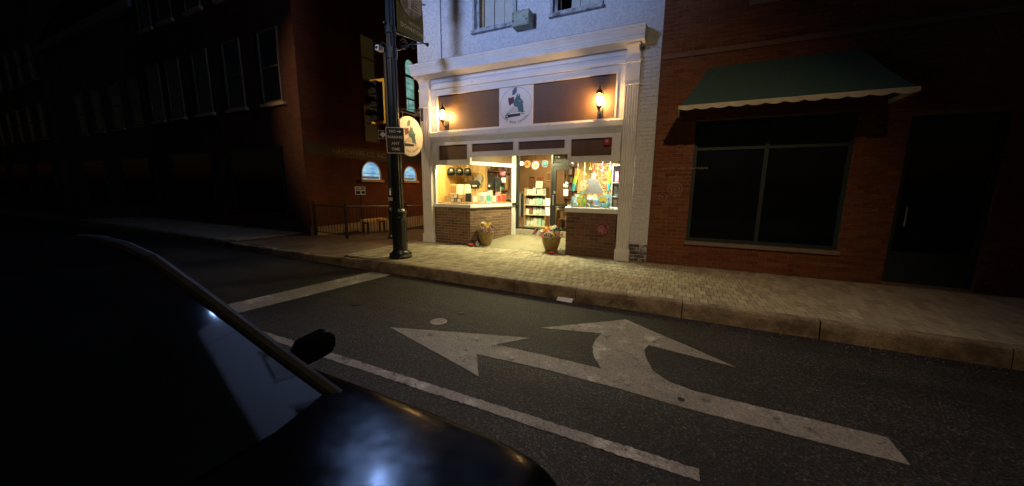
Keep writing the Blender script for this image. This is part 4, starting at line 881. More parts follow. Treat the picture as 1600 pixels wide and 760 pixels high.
# ------------------------------------------------------------------ flower planters in the entry
def planter(x, y, z, R, H, label, flip, group='flower planters at the entry'):
    t = thing('planter', label, 'planter', (x, y, z), group); rb = R*.58
    pr = [(rb*.96, 0), (rb, .012), (rb+(R-rb)*.45, H*.30), (rb+(R-rb)*.82, H*.62), (R*.985, H*.90), (R*1.0, H*.94), (R*1.05, H*.955), (R*1.06, H*.985), (R*1.04, H), (R*.92, H), (R*.90, H*.93)]
    n = 32; mb = MB(); mb.lathe(pr, n, (x, y, z), flute=.012, nf=1); obj('pot', mb, mat('glazed_pot', (.25, .165, .055), .35, .35, 9, .1, 30), t, True)
    obj('soil', MB().disc((x, y, z+H*.90), R*.89, 'z', .01, 20), mat('soil', (.03, .022, .016), .95), t)
    GR = [mat('leaf_dark', (.035, .085, .03), .6, .3, 20), mat('leaf_light', (.12, .20, .06), .6, .3, 20), mat('leaf_grey', (.16, .22, .15), .6, .3, 20)]
    for gi, (cnt, hi) in enumerate(((150, .18), (90, .24), (70, .16))):
        mb = MB()
        for q in range(cnt):
            a = rnd(0, 2*pi); rr = R*sqrt(rnd(0, 1))*1.28; hz = z+H+rnd(-.06, hi)*(1.3-.55*rr/R); L_ = rnd(.045, .09); wv = L_*rnd(.25, .45)
            M = Matrix.Translation((x+rr*cos(a), y+rr*sin(a), hz)) @ Euler((rnd(-.9, .9), rnd(-.9, .9), rnd(0, 6.28))).to_matrix().to_4x4()
            mb.add([(0, -L_*.5, 0), (wv*.5, 0, .006), (0, L_*.5, 0), (-wv*.5, 0, .006)], [(0, 1, 2, 3)], M)
        tag(obj('foliage', mb, GR[gi], t), kind='stuff')
    fl = [('orange', .05, .16), ('red', .03, .10), ('yellow', .02, .2), ('white', -.06, .22), ('maroon', .08, .06), ('purple', -.08, .04), ('cream', -.02, .18), ('orange', .09, .13), ('black', -.11, .15), ('red', -.1, .02), ('white', .02, .05), ('pink', .0, .1), ('purple', .06, .0), ('maroon', -.04, .0), ('yellow', .1, .19), ('sky blue', -.03, .02)]
    fl += [(random.choice(['pink', 'red', 'white', 'purple', 'orange', 'pale pink', 'white', 'yellow']), rnd(-.2, .2), rnd(-.04, .16)) for q in range(20)]
    for q, (cn, fx, fz) in enumerate(fl):
        fx = fx*(1 if not flip else -1)*R/.2; fy = rnd(-.16, .06)*R/.2; c = Vector((x+fx, y+fy, z+H+fz)); mb = MB()
        for p in range(7):
            a = 2*pi*p/7; mb.add([(0, 0, 0), (.016, .036, .008), (0, .054, .016), (-.016, .036, .008)], [(0, 1, 2, 3)], Matrix.Translation(c) @ Euler((radians(58)+rnd(-.3, .3), 0, rnd(-.5, .5))).to_matrix().to_4x4() @ Matrix.Rotation(a, 4, 'Z'))
        mb.sphere(c+Vector((0, -.008, .003)), .014, 6, 4); obj('flower', mb, cm(cn), t)
        if fz > .1: obj('stem', MB().tube(c, (x+fx*.6, y+fy*.5, z+H*.9), .003, None, 4), GR[0], t)
    # little flag on a stick
    sx = (R*.78 if not flip else -R*.95); st = Vector((x+sx, y-.10, z+H)); fg = thing('small_flag', 'small striped flag stuck in the %s planter' % ('left' if not flip else 'right'), 'flag', tuple(st), 'small flags in the planters')
    d = Vector((.05 if not flip else -.05, -.03, .17)); obj('stick', MB().tube(st-d*.3, st+d, .004, None, 5), WOOD, fg)
    for q in range(7):
        a0, a1 = q/7*.11, (q+1)/7*.11; e = Vector((.06 if not flip else -.05, -.01, -.10)); tp = st+d*.98
        s0 = Vector((.09 if not flip else -.08, -.02, .02))
        mb = MB().add([tp+s0*(q/7), tp+s0*((q+1)/7), tp+s0*((q+1)/7)+e*1.5, tp+s0*(q/7)+e*1.5], [(0, 1, 2, 3)]); obj('stripe', mb, cm('red' if q % 2 == 0 else 'white'), fg)
    obj('canton', MB().add([st+d*.98+Vector((0, -.004, 0)), st+d*.98+s0*.5+Vector((0, -.004, 0)), st+d*.98+s0*.5+e*.6+Vector((0, -.004, 0)), st+d*.98+e*.6+Vector((0, -.004, 0))], [(0, 1, 2, 3)]), cm('navy'), fg)
planter(1.77, .17, .022, .205, .35, 'olive glazed planter of mixed flowers by the left bulkhead', False)
planter(3.55, .12, .016, .225, .36, 'brown glazed planter of mixed flowers by the right bulkhead', True)
def bow(x, y, z, label):
    t = thing('red_bow', label, 'bow', (x, y, z), 'red bows on the pavement'); 
    for q in range(7):
        a = 2*pi*q/7+rnd(-.2, .2); mb = MB(); L_ = rnd(.06, .095)
        mb.sphere((0, 0, 0), 1, 8, 6, (L_*.55, L_*.28, .028)); M = Matrix.Translation((x+L_*.55*cos(a), y+L_*.45*sin(a), z+.03+rnd(0, .02))) @ Matrix.Rotation(a, 4, 'Z') @ Matrix.Rotation(rnd(-.5, .1), 4, 'Y')
        m2 = MB().add(mb.v, mb.f, M); obj('loop', m2, cm('red'), t, True)
    obj('knot', MB().sphere((x, y, z+.05), .025, 8, 6), cm('red'), t, True)
bow(1.50, -.12, .0, 'crumpled red bow on the pavement at the left planter'); bow(3.68, -.16, .0, 'crumpled red bow on the pavement at the right planter')
for (x, y, lb) in ((1.60, .02, 'small white box beside the left planter'), (3.80, .06, 'small white box beside the right planter')):
    o = obj('white_box', MB().box(x-.035, x+.035, y-.03, y+.03, .006, .085).box(x-.01, x+.01, y-.008, y+.008, .085, .13), cm('white')); tag(o, lb, 'box', 'white boxes by the planters')

# ------------------------------------------------------------------ lamps inside the shop
t = thing('display_light', 'warm light bar above the left display window', 'light', (.85, .2, 2.24)); obj('fixture', MB().box(.40, 1.30, .10, .18, 2.235, 2.259), WHITE, t)
light('AREA', 'lamp_light', (.85, .14, 2.23), P_LEFT, SHOPW, .85, (radians(4), 0, 0), t, size_y=.12)
t = thing('display_light', 'white light bar above the right display window', 'light', (4.55, .2, 2.24)); obj('fixture', MB().box(4.15, 4.95, .10, .18, 2.235, 2.259), WHITE, t)
light('AREA', 'lamp_light', (4.55, .14, 2.23), P_RIGHT, (.97, 1.0, .76), .75, (radians(-8), 0, 0), t, size_y=.12)
t = thing('entry_light', 'round downlight in the ceiling of the shop entry', 'light', (2.75, .65, 2.49)); obj('trim', MB().lathe([(.12, 2.485), (.12, 2.499)], 20, (2.75, .65, 0)), WHITE, t)
light('AREA', 'lamp_light', (2.75, .65, 2.47), P_ENTRY, SHOPN, .22, (0, 0, 0), t)
for (x, y, lb) in ((2.5, 2.7, 'nearest ceiling light panel inside the shop'), (2.6, 5.2, 'ceiling light panel at the back of the shop')):
    t = thing('ceiling_light', lb, 'light', (x, y, 2.8)); obj('frame', MB().box(x-.5, x+.5, y-.16, y+.16, 2.82, 2.859), WHITE, t); light('AREA', 'lamp_light', (x, y, 2.80), P_SHOP, (1, .74, .38), .9, (0, 0, 0), t, size_y=.3)
for (x, y, z, lb) in ((2.02, 1.80, 2.16, 'bare glowing bulb at the left of the door glass'), (2.93, 2.4, 2.36, 'small glowing bulb above the bookcase')):
    t = thing('pendant_bulb', lb, 'lamp', (x, y, z)); r = .045 if x < 2.5 else .022; obj('bulb', MB().sphere((x, y, z), r, 10, 8, (1, 1, 1.3)), emit('pendant_glow', (1, .85, .55), 14), t, True); obj('cord', MB().tube((x, y, z+r*1.3), (x, y, 2.86), .006), BLACKP, t)

# ------------------------------------------------------------------ goods
def slab(name, x, y, z, w, d, h, m, label, cat, rz=0, tilt=0, group=None, cover=None):
    """a standing book / card / box: built about its own base, then placed"""
    if cover:
        t = thing(name, label, cat, (0, 0, 0), group); obj('block', MB().box(-w/2, w/2, -d/2+.003, d/2, 0, h), m, t); obj('front', MB().box(-w/2+.008, w/2-.008, -d/2, -d/2+.0028, h*.1, h*.9), cover, t)
    else:
        t = obj(name, MB().box(-w/2, w/2, -d/2, d/2, 0, h), m); tag(t, label, cat, group)
    t.location = (x, y, z); t.rotation_euler = (radians(tilt), 0, radians(rz)); return t
# left window
for k, (x, y) in enumerate(((.42, .60), (.585, .76), (.79, .86))):
    t = thing('cap', 'black cap with pale emblem hanging in left window, %s from the left' % ORD[k], 'cap', (0, 0, 0), 'black caps hanging in the left window')
    obj('crown', MB().lathe([(.105, -.03), (.11, .03), (.107, .09), (.095, .135), (.06, .165), (.012, .175)], 16), BLACKP, t, True)
    br_ = [(.095*cos(a), -.05-.11*sin(a)) for a in [pi*q/10 for q in range(11)]]; obj('brim', MB().prism(br_, .0, .012), BLACKP, t); obj('emblem', MB().disc((.0, -.105, .075), .03, 'y', .012, 12), cm('tan'), t)
    obj('hook', MB().tube((0, 0, .165), (0, 0, .33), .004), STEEL, t)
    t.location = (x, y, 1.84); t.rotation_euler = (radians(-8), 0, radians(38))
o = obj('display_crate', MB().box(.37, 1.12, .52, .86, 1.077, 1.265).box(.36, 1.13, .515, .865, 1.265, 1.283), WOOD); tag(o, 'wooden display step at the back of the left window', 'crate')
for k, (x, cn, cc) in enumerate(((.47, 'tan', 'brown'), (.70, 'cream', 'yellow'), (.95, 'cream', 'tan'))):
    slab('print', x, .60, 1.284, .20, .012, .27, cm(cn), 'leaning art print on wooden step in left window, %s from left' % ORD[k], 'print', 8, -8, 'art prints in the left window', cm(cc) if k == 0 else None)
slab('wooden_box', .50, .36, 1.076, .20, .12, .17, WOOD, 'plain wooden box at the left end of the left window', 'box', 12)
for k, (x, z, lb) in enumerate(((.69, 1.076, 'left lower'), (.91, 1.076, 'right lower'), (.80, 1.19, 'topmost'))):
    slab('cube_box', x, .26, z, .10, .10, .11, cm('black'), 'small black cube box with white label in left window, %s of three' % lb, 'box', 20, 0, 'black cube boxes', cm('white'))
o = obj('wooden_riser', MB().box(.76, .84, .28, .36, 1.077, 1.188), WOOD); tag(o, 'small wooden riser under the topmost black cube box', 'riser')
slab('wooden_box', 1.03, .34, 1.076, .13, .1, .16, WOOD, 'small wooden box right of the black cube boxes', 'box', 10)
ts = thing('t_shirt', 'folded black t-shirt with white lettering on a stand in left window', 't-shirt', (1.24, .52, 1.28))
obj('body', MB().prism([(1.10, 1.44), (1.36, 1.44), (1.37, 1.52), (1.42, 1.53), (1.40, 1.60), (1.33, 1.655), (1.27, 1.67), (1.23, 1.65), (1.19, 1.67), (1.12, 1.66), (1.07, 1.61), (1.06, 1.55), (1.10, 1.54)], .50, .53, 'y'), BLACKP, ts, bevel=.01)
obj('print', MB().box(1.17, 1.30, .494, .4995, 1.50, 1.535), cm('white'), ts); obj('stand', MB().box(1.20, 1.26, .53, .56, 1.076, 1.5), WOOD, ts)
FRONT = [(1.16, .30, 'grey', 'black', .17, .26, 12), (1.33, .36, 'tan', 'ivory', .14, .20, 45), (1.46, .50, 'cream', 'grey', .15, .20, 60), (1.55, .70, 'ivory', 'teal', .15, .22, 64), (1.63, .86, 'grey', 'cream', .13, .19, 66), (1.70, 1.02, 'tan', 'red', .12, .2, 66), (1.76, 1.18, 'orange', 'red', .15, .22, 66)]
for k, (x, y, a, b, w_, h_, rz) in enumerate(FRONT):
    slab('book', x, y, 1.076, w_, .03, h_, cm(a), '%s covered book standing along the left side window, %s from the corner' % (a, ORD[k]), 'book', rz, -6, 'books along the left side window', cm(b))
for k, (x, y, a, w_, h_) in enumerate(((1.30, .80, 'white', .16, .26), (1.42, .98, 'cream', .16, .28), (1.56, 1.2, 'pink', .12, .25), (1.1, 1.0, 'cream', .18, .24))):
    slab('book', x, y, 1.076, w_, .04, h_, cm(a), 'taller %s book in the second row of the left window, %s from left' % (a, ('second', 'third', 'rightmost', 'first')[k]), 'book', 35, -5, 'back row books in left window')
bp = thing('backpack', 'black backpack hanging behind the left window display', 'backpack', (1.28, 1.30, 1.4))
obj('body', MB().prism([(1.14, 1.40), (1.40, 1.40), (1.41, 1.68), (1.385, 1.80), (1.34, 1.845), (1.20, 1.845), (1.155, 1.80), (1.13, 1.66)], 1.26, 1.37, 'y'), BLACKP, bp, bevel=.02); obj('pocket', MB().box(1.17, 1.37, 1.235, 1.2595, 1.43, 1.60), BLACKM, bp, bevel=.01); obj('strap', MB().path([(1.22, 1.3, 1.84), (1.22, 1.3, 2.0), (1.34, 1.3, 2.0), (1.34, 1.3, 1.84)], .012, 6), BLACKM, bp)
obj('emblem', MB().disc((1.27, 1.228, 1.52), .03, 'y', .006, 10), cm('white'), bp)
for (x, y, z, w_, h_, cn, lb) in ((1.62, 1.44, 1.60, .14, .17, 'black', 'black framed card hanging left of the door'), (1.50, 1.55, 1.42, .10, .18, 'teal', 'teal card hanging behind the left window'), (1.42, 1.5, 1.30, .16, .34, 'cream', 'cream poster hanging behind the left window'), (1.76, 1.6, 1.35, .12, .2, 'tan', 'tan card hanging behind the left side window')):
    slab('hanging_card', x, y, z, w_, .012, h_, cm(cn), lb, 'card', 25, 0, None, cm('white') if cn == 'black' else None)
o = obj('paper_lantern', MB().sphere((1.60, 1.42, 1.87), .085, 14, 10).tube((1.60, 1.42, 1.95), (1.60, 1.42, 2.4), .003), cm('pink'), None, True); tag(o, 'round pink paper lantern hanging behind the left side window', 'lantern')
def hung_shirt(x, y, z, w_, h_, cn, label, rz=30):
    t = thing('hanging_shirt', label, 'shirt'); p = [(-.28, 0), (.28, 0), (.30, .55), (.42, .50), (.50, .66), (.34, .92), (.16, 1.0), (0, .95), (-.16, 1.0), (-.34, .92), (-.50, .66), (-.42, .50), (-.30, .55)]
    obj('cloth', MB().prism([(a*w_, b*h_) for a, b in p], -.015, .015, 'y'), cm(cn), t, bevel=.006); obj('hanger', MB().tube((0, 0, h_*.96), (0, 0, h_+.14), .004, None, 5), STEEL, t)
    t.location = (x, y, z); t.rotation_euler = (0, 0, radians(rz))
hung_shirt(1.47, 1.36, 1.36, .26, .42, 'black', 'black shirt hanging just right of the backpack'); hung_shirt(1.70, 1.52, 1.42, .22, .36, 'brown', 'brown shirt hanging left of the door jamb'); hung_shirt(.98, 1.16, 1.50, .24, .34, 'grey', 'grey shirt hanging on the pine wall of the left window', 0)
for k, (x, y, z, cn, w_, h_) in enumerate(((1.22, 1.10, 1.076, 'brown', .12, .30), (1.36, 1.14, 1.076, 'grey', .12, .33), (1.50, .84, 1.076, 'ivory', .10, .15), (1.40, .62, 1.076, 'pale blue', .10, .22), (1.26, .58, 1.076, 'tan', .10, .20), (.60, .44, 1.076, 'ivory', .10, .12), (1.62, 1.28, 1.076, 'maroon', .09, .24), (1.10, .44, 1.076, 'brown', .10, .14))):
    slab('gift_box', x, y, z, w_, .05, h_, cm(cn), '%s gift box among the books of the left window, %s added from left' % (cn, ORD[k]) if 0 else '%s gift box standing among the books of the left window' % cn if cn not in ('brown', 'ivory') else ('taller ' if h_ > .2 else 'small ' if h_ < .13 else 'middling ')+cn+' gift box among the books of the left window', 'box', 30, 0, None, cm(random.choice(['white', 'tan', 'ivory'])))
for k, (x, z, cn) in enumerate(((.46, 1.62, 'tan'), (.62, 1.66, 'ivory'), (.80, 1.64, 'brown'))):
    slab('framed_picture', x+.05, 1.195, z, .11, .012, .13, cm(cn), 'small %s framed picture on the pine wall of the left window' % cn, 'picture', 0, 0, None, cm('white'))
# bookcase behind the door glass
BC = thing('bookcase', 'pale wooden bookcase of face-out books behind the door glass', 'bookcase', (2.38, 2.0, .323))
obj('side', MB().box(2.04, 2.065, 1.95, 2.25, .323, 1.47), WOOD, BC); obj('side', MB().box(2.70, 2.725, 1.95, 2.25, .323, 1.47), WOOD, BC); obj('back', MB().box(2.065, 2.70, 2.235, 2.25, .323, 1.50), DWOOD, BC)
SHZ = [.36, .70, .985, 1.28]
for z in SHZ: obj('shelf', MB().box(2.066, 2.699, 1.95, 2.234, z-.02, z), cm('cream'), BC)
ROWS = [['sky blue', 'lime', 'ivory', 'mint', 'yellow'], ['pale pink', 'brown', 'pale blue', 'teal', 'ivory', 'pale blue'], ['grey', 'mint', 'tan', 'mint', 'teal', 'pale pink'], ['brown', 'ivory', 'mint', 'pale pink', 'tan', 'pale blue']]
for r, rowc in enumerate(ROWS):
    n = len(rowc)
    for k, cn in enumerate(rowc):
        x = 2.07+(k+.5)*.63/n; slab('book', x, 2.02+rnd(0, .06), SHZ[r]+.001, .63/n-.012, .03, rnd(.15, .20) if r else rnd(.2, .26), cm(cn), '%s face-out book on the %s bookcase shelf, %s from left' % (cn, ('bottom', 'third', 'second', 'top')[r], ORD[k]), 'book', 0, -7, 'face-out books on the bookcase', cm(random.choice(['ivory', 'white', 'mint', 'pale blue', 'grey'])) if random.random() < .7 else None)
        if r < 3: slab('book', x, 2.14, SHZ[r]+.001, .63/n-.004, .05, rnd(.2, .24), cm(random.choice(['brown', 'navy', 'maroon', 'tan', 'grey'])), 'book in the back row of the %s bookcase shelf, %s from left' % (('bottom', 'third', 'second')[r], ORD[k]), 'book', 0, -4, 'back row books on the bookcase')
slab('price_card', 2.47, 2.05, 1.47, .20, .01, .20, cm('cream'), 'cream card standing tilted on top of the bookcase', 'card', 12, -10)
for (x, z, w_, h_, k) in ((2.965, 1.0, .13, .20, 'upper'), (2.97, .74, .12, .22, 'lower')): slab('flyer', x, 1.448, z, w_, .003, h_, cm('white'), '%s white flyer taped inside the door glass' % k, 'flyer', 0, 0, 'flyers on the door glass')
# hanging plates
for k, (x, y, z, r, a, b, c_, lb) in enumerate(((2.27, 1.62, 2.13, .10, 'tan', 'orange', 'brown', 'tan round plate hanging at the left of the door glass'), (2.52, 1.60, 2.09, .125, 'red', 'white', 'lime', 'red rimmed round plate with green centre hanging in the door glass'), (2.79, 1.62, 2.13, .095, 'grey', 'navy', 'teal', 'dark round plate hanging at the right of the door glass'))):
    t = thing('hanging_plate', lb, 'plate', (x, y, z-r)); obj('rim', MB().disc((x, y, z), r, 'y', .012, 30), cm(a), t); obj('ring', MB().disc((x, y-.003, z), r*.82, 'y', .0028, 30), cm(b), t); obj('centre', MB().disc((x, y-.006, z), r*.42, 'y', .0028, 24), cm(c_), t); obj('cord', MB().tube((x, y, z+r), (x, y, 2.86), .004), BLACKP, t)
    k_ = MB()
    for q in range(14): a_ = 2*pi*q/14; k_.disc((x+r*.62*cos(a_), y-.005, z+r*.62*sin(a_)), r*.07, 'y', .0018, 8)
    obj('dot', k_, cm(c_), t)
# sticker and paper on the door
t = thing('round_sticker', 'round black and white sticker on the door glass', 'sticker', (3.46, 1.44, 1.46)); obj('disc', MB().disc((3.47, 1.424, 1.56), .085, 'y', .002, 24), cm('black'), t); obj('face', MB().disc((3.47, 1.421, 1.56), .078, 'y', .002, 24), cm('white'), t)
k = MB()
for (a, b, r) in ((-.04, .045, .026), (.035, .01, .022), (-.03, -.045, .022), (.01, -.06, .016), (.05, -.045, .018)): k.disc((3.47+a, 1.418, 1.56+b), r, 'y', .002, 9)
obj('patch', k, cm('black'), t)
slab('flyer', 3.48, 1.423, 1.28, .14, .003, .17, cm('white'), 'white paper notice below the round sticker on the door', 'flyer', 0, 0)
# book cart right of the door
BK = thing('book_cart', 'wooden book cart behind the door, right side', 'cart', (3.4, 2.0, .323))
obj('shelf', MB().box(3.12, 3.62, 1.75, 2.1, .86, .885).box(3.12, 3.62, 1.75, 2.1, .60, .625).box(3.12, 3.62, 1.75, 2.1, .36, .385), WOOD, BK); obj('side', MB().box(3.10, 3.119, 1.75, 2.1, .323, .9), WOOD, BK); obj('side', MB().box(3.621, 3.64, 1.75, 2.1, .323, .9), WOOD, BK)
for k in range(5): slab('book', 3.22+rnd(-.02, .02), 1.88, .886+k*.026, .22, .16, .024, cm(['white', 'cream', 'brown', 'white', 'grey'][k]), '%s book in the flat pile on the book cart, %s from the bottom' % (['white', 'cream', 'brown', 'white', 'grey'][k], ORD[k]), 'book', rnd(-12, 12), 0, 'pile of books on the cart')
for k in range(6): slab('book', 3.16+k*.075, 1.85, .386, .05, .14, .19, cm(['orange', 'tan', 'maroon', 'cream', 'teal', 'brown'][k]), '%s book on the lower shelf of the book cart' % ['orange', 'tan', 'maroon', 'cream', 'teal', 'brown'][k], 'book', 0, 0, 'books on the cart shelf')
# garment rack left of the bookcase
GR_ = thing('garment_rack', 'metal rack of light garments left of the bookcase', 'rack', (1.95, 2.0, .323)); obj('frame', MB().tube((1.84, 2.0, .33), (1.84, 2.0, 1.35), .012).tube((2.0, 2.0, .33), (2.0, 2.0, 1.35), .012).tube((1.84, 2.0, 1.35), (2.0, 2.0, 1.35), .012), STEEL, GR_)
for k, (cn, x) in enumerate((('white', 1.86), ('grey', 1.91), ('black', 1.965))):
    o = obj('garment', MB().prism([(x-.02, .62+.05*k), (x+.03, .60), (x+.035, 1.1), (x+.015, 1.3), (x-.005, 1.3), (x-.025, 1.1)], 1.93, 2.09, 'y'), cm(cn)); tag(o, '%s garment hanging on the rack left of the bookcase' % cn, 'garment', 'garments on the rack')
# tall bookcases around the room
def tall_case(x0, x1, y0, y1, face, label):
    t = thing('tall_bookcase', label, 'bookcase', ((x0+x1)/2, (y0+y1)/2, .323)); obj('back', MB().box(x0, x1, y0, y1, .323, .36).box(*((x0, x0+.02, y0, y1) if face == 'x' else (x0, x1, y1-.02, y1)), .36, 2.35), DWOOD, t)
    for s in range(6):
        z = .36+s*.33; obj('shelf', MB().box(x0+.021 if face == 'x' else x0, x1, y0, y1 if face == 'x' else y1-.021, z, z+.02), WOOD, t)
        a, b = (y0, y1) if face == 'x' else (x0, x1); p = a+.02
        by = {}
        while p < b-.05:
            w_ = rnd(.03, .09); h_ = rnd(.18, .28); cn = random.choice(['brown', 'tan', 'ivory', 'brown', 'tan', 'grey', 'maroon']); mb = by.setdefault(cn, MB())
            if face == 'x': mb.box(x0+.03, x1-rnd(.02, .06), p, p+w_-.004, z+.021, z+.02+h_)
            else: mb.box(p, p+w_-.004, y0+rnd(.02, .06), y1-.03, z+.021, z+.02+h_)
            p += w_
        for cn, mb in by.items(): tag(obj('shelved_books', mb, cm(cn), t), kind='stuff')
tall_case(.13, .43, 2.2, 6.6, 'x', 'long dark bookcase along the left wall of the shop'); tall_case(.6, 4.9, 6.7, 6.98, 'y', 'wide bookcase on the back wall of the shop')
obj('partition', MB().box(.6, 2.62, 4.0, 4.08, .323, 2.859), mat('brown_partition', (.30, .19, .09), .7, .2, 3), SHOP)
for k, (x, y, z, w_, h_, cn) in enumerate(((1.75, 3.98, 1.5, .25, .35, 'red'), (1.45, 3.98, 1.45, .2, .4, 'black'), (2.1, 3.97, 1.7, .2, .3, 'tan'))): slab('poster', x, y, z, w_, .01, h_, cm(cn), '%s framed poster on the partition inside the shop' % cn, 'poster', 0, 0, None, cm('brown'))

# right window
bdp = speckle('twig_backdrop', [(.50, .20, .05), (.62, .42, .16), (.20, .09, .03), (.66, .55, .28), (.35, .30, .08), (.42, .10, .04)], 34)
t = thing('woven_backdrop', 'colourful woven twig backdrop behind the right window display', 'backdrop', (4.6, .82, 1.08)); obj('panel', MB().box(4.26, 4.90, .82, .84, 1.28, 2.06), bdp, t)
for q in range(70):
    x = rnd(4.28, 4.88); z = rnd(1.30, 2.03); a = rnd(0, 6.28); L_ = rnd(.05, .13); d = Vector((cos(a), 0, sin(a)))*L_; c = Vector((x, .81-rnd(0, .012), z)); p, q_ = c-d*.5, c+d*.5
    for e in (p, q_): e.x = min(4.89, max(4.27, e.x)); e.z = min(2.05, max(1.29, e.z))
    obj('twig', MB().tube(p, q_, rnd(.004, .008), None, 5), cm(random.choice(['orange', 'brown', 'tan', 'red', 'yellow', 'green', 'cream'])), t)
obj('display_back', MB().box(3.86, 4.24, 1.12, 1.14, 1.08, 2.20), PINE, SHOP)
ol = [(400, 185), (430, 215), (425, 260), (470, 290), (475, 330), (510, 400), (512, 430), (400, 440), (280, 425), (350, 350), (345, 330), (318, 312), (322, 265), (370, 258), (375, 210)]
ol = [(4.415+(a-400)/7.6*.01435, 1.60-(b-312)/7.6*.0143) for a, b in ol]
o = obj('dragon_cutout', MB().prism(ol, .36, .385, 'y'), mat('grey_felt', (.19, .172, .155), .9, .15, 30, .4, 120)); tag(o, 'large grey felt cut-out standing in the middle of the right window', 'cut-out')
o = obj('cutout_stand', MB().box(4.30, 4.52, .33, .46, 1.077, 1.33), cm('cream')); tag(o, 'cream box carrying the grey cut-out in the right window', 'box')
for k, (x0, z0, x1, z1, y, lb) in enumerate(((4.07, 1.90, 3.965, 1.42, .30, 'left'), (4.755, 1.87, 4.745, 1.44, .42, 'right'))):
    t = thing('windsock', 'orange green and teal striped windsock at the %s of the right window' % lb, 'windsock', (x1, y, z1), 'striped windsocks')
    for q, cn in enumerate(('orange', 'lime', 'teal')):
        p = Vector((x0+(x1-x0)*q/3, y, z0+(z1-z0)*q/3)); e = Vector((x0+(x1-x0)*(q+1)/3, y, z0+(z1-z0)*(q+1)/3)); obj('band', MB().tube(p, e, .045-.003*q, .042-.003*q, 12), cm(cn), t)
    obj('cord', MB().tube((x0, y, z0), (x0, y, 2.25), .003, None, 4), cm('white'), t)
cu = thing('cubby_shelf', 'white three-tier cubby shelf at the right end of the right window', 'shelf', (4.93, .2, 1.08))
cub = MB(); cub.box(4.825, 4.84, .30, .50, 1.076, 1.98).box(4.98, 4.995, .30, .50, 1.076, 1.98).box(4.84, 4.98, .485, .50, 1.076, 1.98)
for z in (1.076, 1.30, 1.60, 1.965): cub.box(4.84, 4.98, .30, .485, z, z+.015)
obj('case', cub, cm('white'), cu)
for (z, cn, h_) in ((1.092, 'orange', .17), (1.316, 'cream', .22), (1.616, 'pink', .24)): slab('boxed_toy', 4.91, .40, z, .08, .06, h_, cm(cn), '%s boxed toy in the white cubby shelf' % cn, 'toy', 0, 0, None, cm('white'))
o = obj('globe_toy', MB().sphere((4.385, .22, 1.225), .075, 14, 10).lathe([(.05, 1.077), (.03, 1.10), (.015, 1.15)], 12, (4.385, .22, 0)), speckle('globe_skin', [(.55, .5, .3), (.3, .35, .2), (.6, .55, .4)], 22), None, True); tag(o, 'mottled round globe toy below the grey cut-out', 'globe')
for k, (x, y, h_, cn) in enumerate(((4.80, .16, .20, 'purple'), (4.70, .13, .13, 'navy'))):
    t = thing('bottle', 'clear bottle with %s cap in the right window' % cn, 'bottle', (x, y, 1.076)); obj('body', MB().lathe([(.03, 0), (.033, .01), (.033, h_*.6), (.018, h_*.78), (.016, h_*.82)], 12, (x, y, 1.077)), cm('sky blue'), t, True); obj('cap', MB().lathe([(.022, h_*.82), (.022, h_), (.01, h_*1.04)], 12, (x, y, 1.077)), cm(cn), t)
TOYS = [(4.06, .20, .11, .05, .08, 'sky blue', 'sky blue carton'), (4.13, .30, .10, .05, .20, 'teal', 'teal boxed game'), (4.23, .22, .11, .05, .15, 'lime', 'lime green carton'), (4.25, .14, .09, .04, .05, 'green', 'low green carton'), (4.34, .11, .045, .04, .07, 'black', 'tiny black box'), (4.395, .11, .04, .04, .065, 'white', 'tiny white box'), (4.52, .30, .16, .05, .17, 'white', 'white boxed game'),
        (4.66, .28, .17, .05, .26, 'sky blue', 'large pale blue game box'), (4.58, .12, .14, .07, .05, 'white', 'low white carton'), (4.70, .20, .13, .05, .09, 'teal', 'teal carton'), (3.97, .40, .09, .04, .23, 'tan', 'tan card box'), (4.03, .52, .14, .05, .30, 'brown', 'brown picture book'), (4.18, .55, .12, .04, .28, 'orange', 'orange picture book'), (4.76, .09, .09, .05, .035, 'green', 'flat green carton'), (4.10, .10, .13, .05, .035, 'teal', 'flat teal carton'), (4.46, .16, .1, .05, .05, 'grey', 'low grey carton')]
for (x, y, w_, d_, h_, cn, lb) in TOYS: slab('toy_box', x, y, 1.076, w_, d_, h_, cm(cn), lb+' standing on the right window shelf', 'toy', rnd(-15, 15), 0, None, cm(random.choice(['white', 'cream', 'yellow', 'sky blue'])))
for k, (x, y, w_, h_, cn) in enumerate(((4.14, .44, .12, .26, 'lime'), (4.30, .62, .14, .24, 'mint'), (4.57, .55, .15, .22, 'ivory'), (4.70, .62, .13, .28, 'mint'), (4.00, .22, .07, .14, 'ivory'), (4.44, .27, .09, .12, 'pink'), (4.62, .20, .08, .12, 'purple'), (4.08, .70, .12, .34, 'green'), (4.19, .12, .05, .09, 'yellow'), (4.76, .32, .09, .16, 'lime'))):
    slab('toy_box', x, y, 1.076, w_, .04, h_, cm(cn), '%s %s toy box on the right window shelf' % ('tall' if h_ > .2 else 'small', cn) + (' by the twig backdrop' if cn == 'mint' and x > 4.5 else ''), 'toy', rnd(-20, 20), 0, None, cm(random.choice(['white', 'sky blue', 'yellow', 'mint'])))
for k, (x, y, z, cn) in enumerate(((4.22, .34, 1.78, 'lime'), (4.60, .36, 1.86, 'pink'), (4.28, .60, 1.92, 'yellow'))):
    o = obj('hanging_ball', MB().sphere((x, y, z), .035, 10, 8).tube((x, y, z+.03), (x, y, 2.26), .003, None, 4), cm(cn), None, True); tag(o, '%s ball ornament hanging in the right window' % cn, 'ornament')
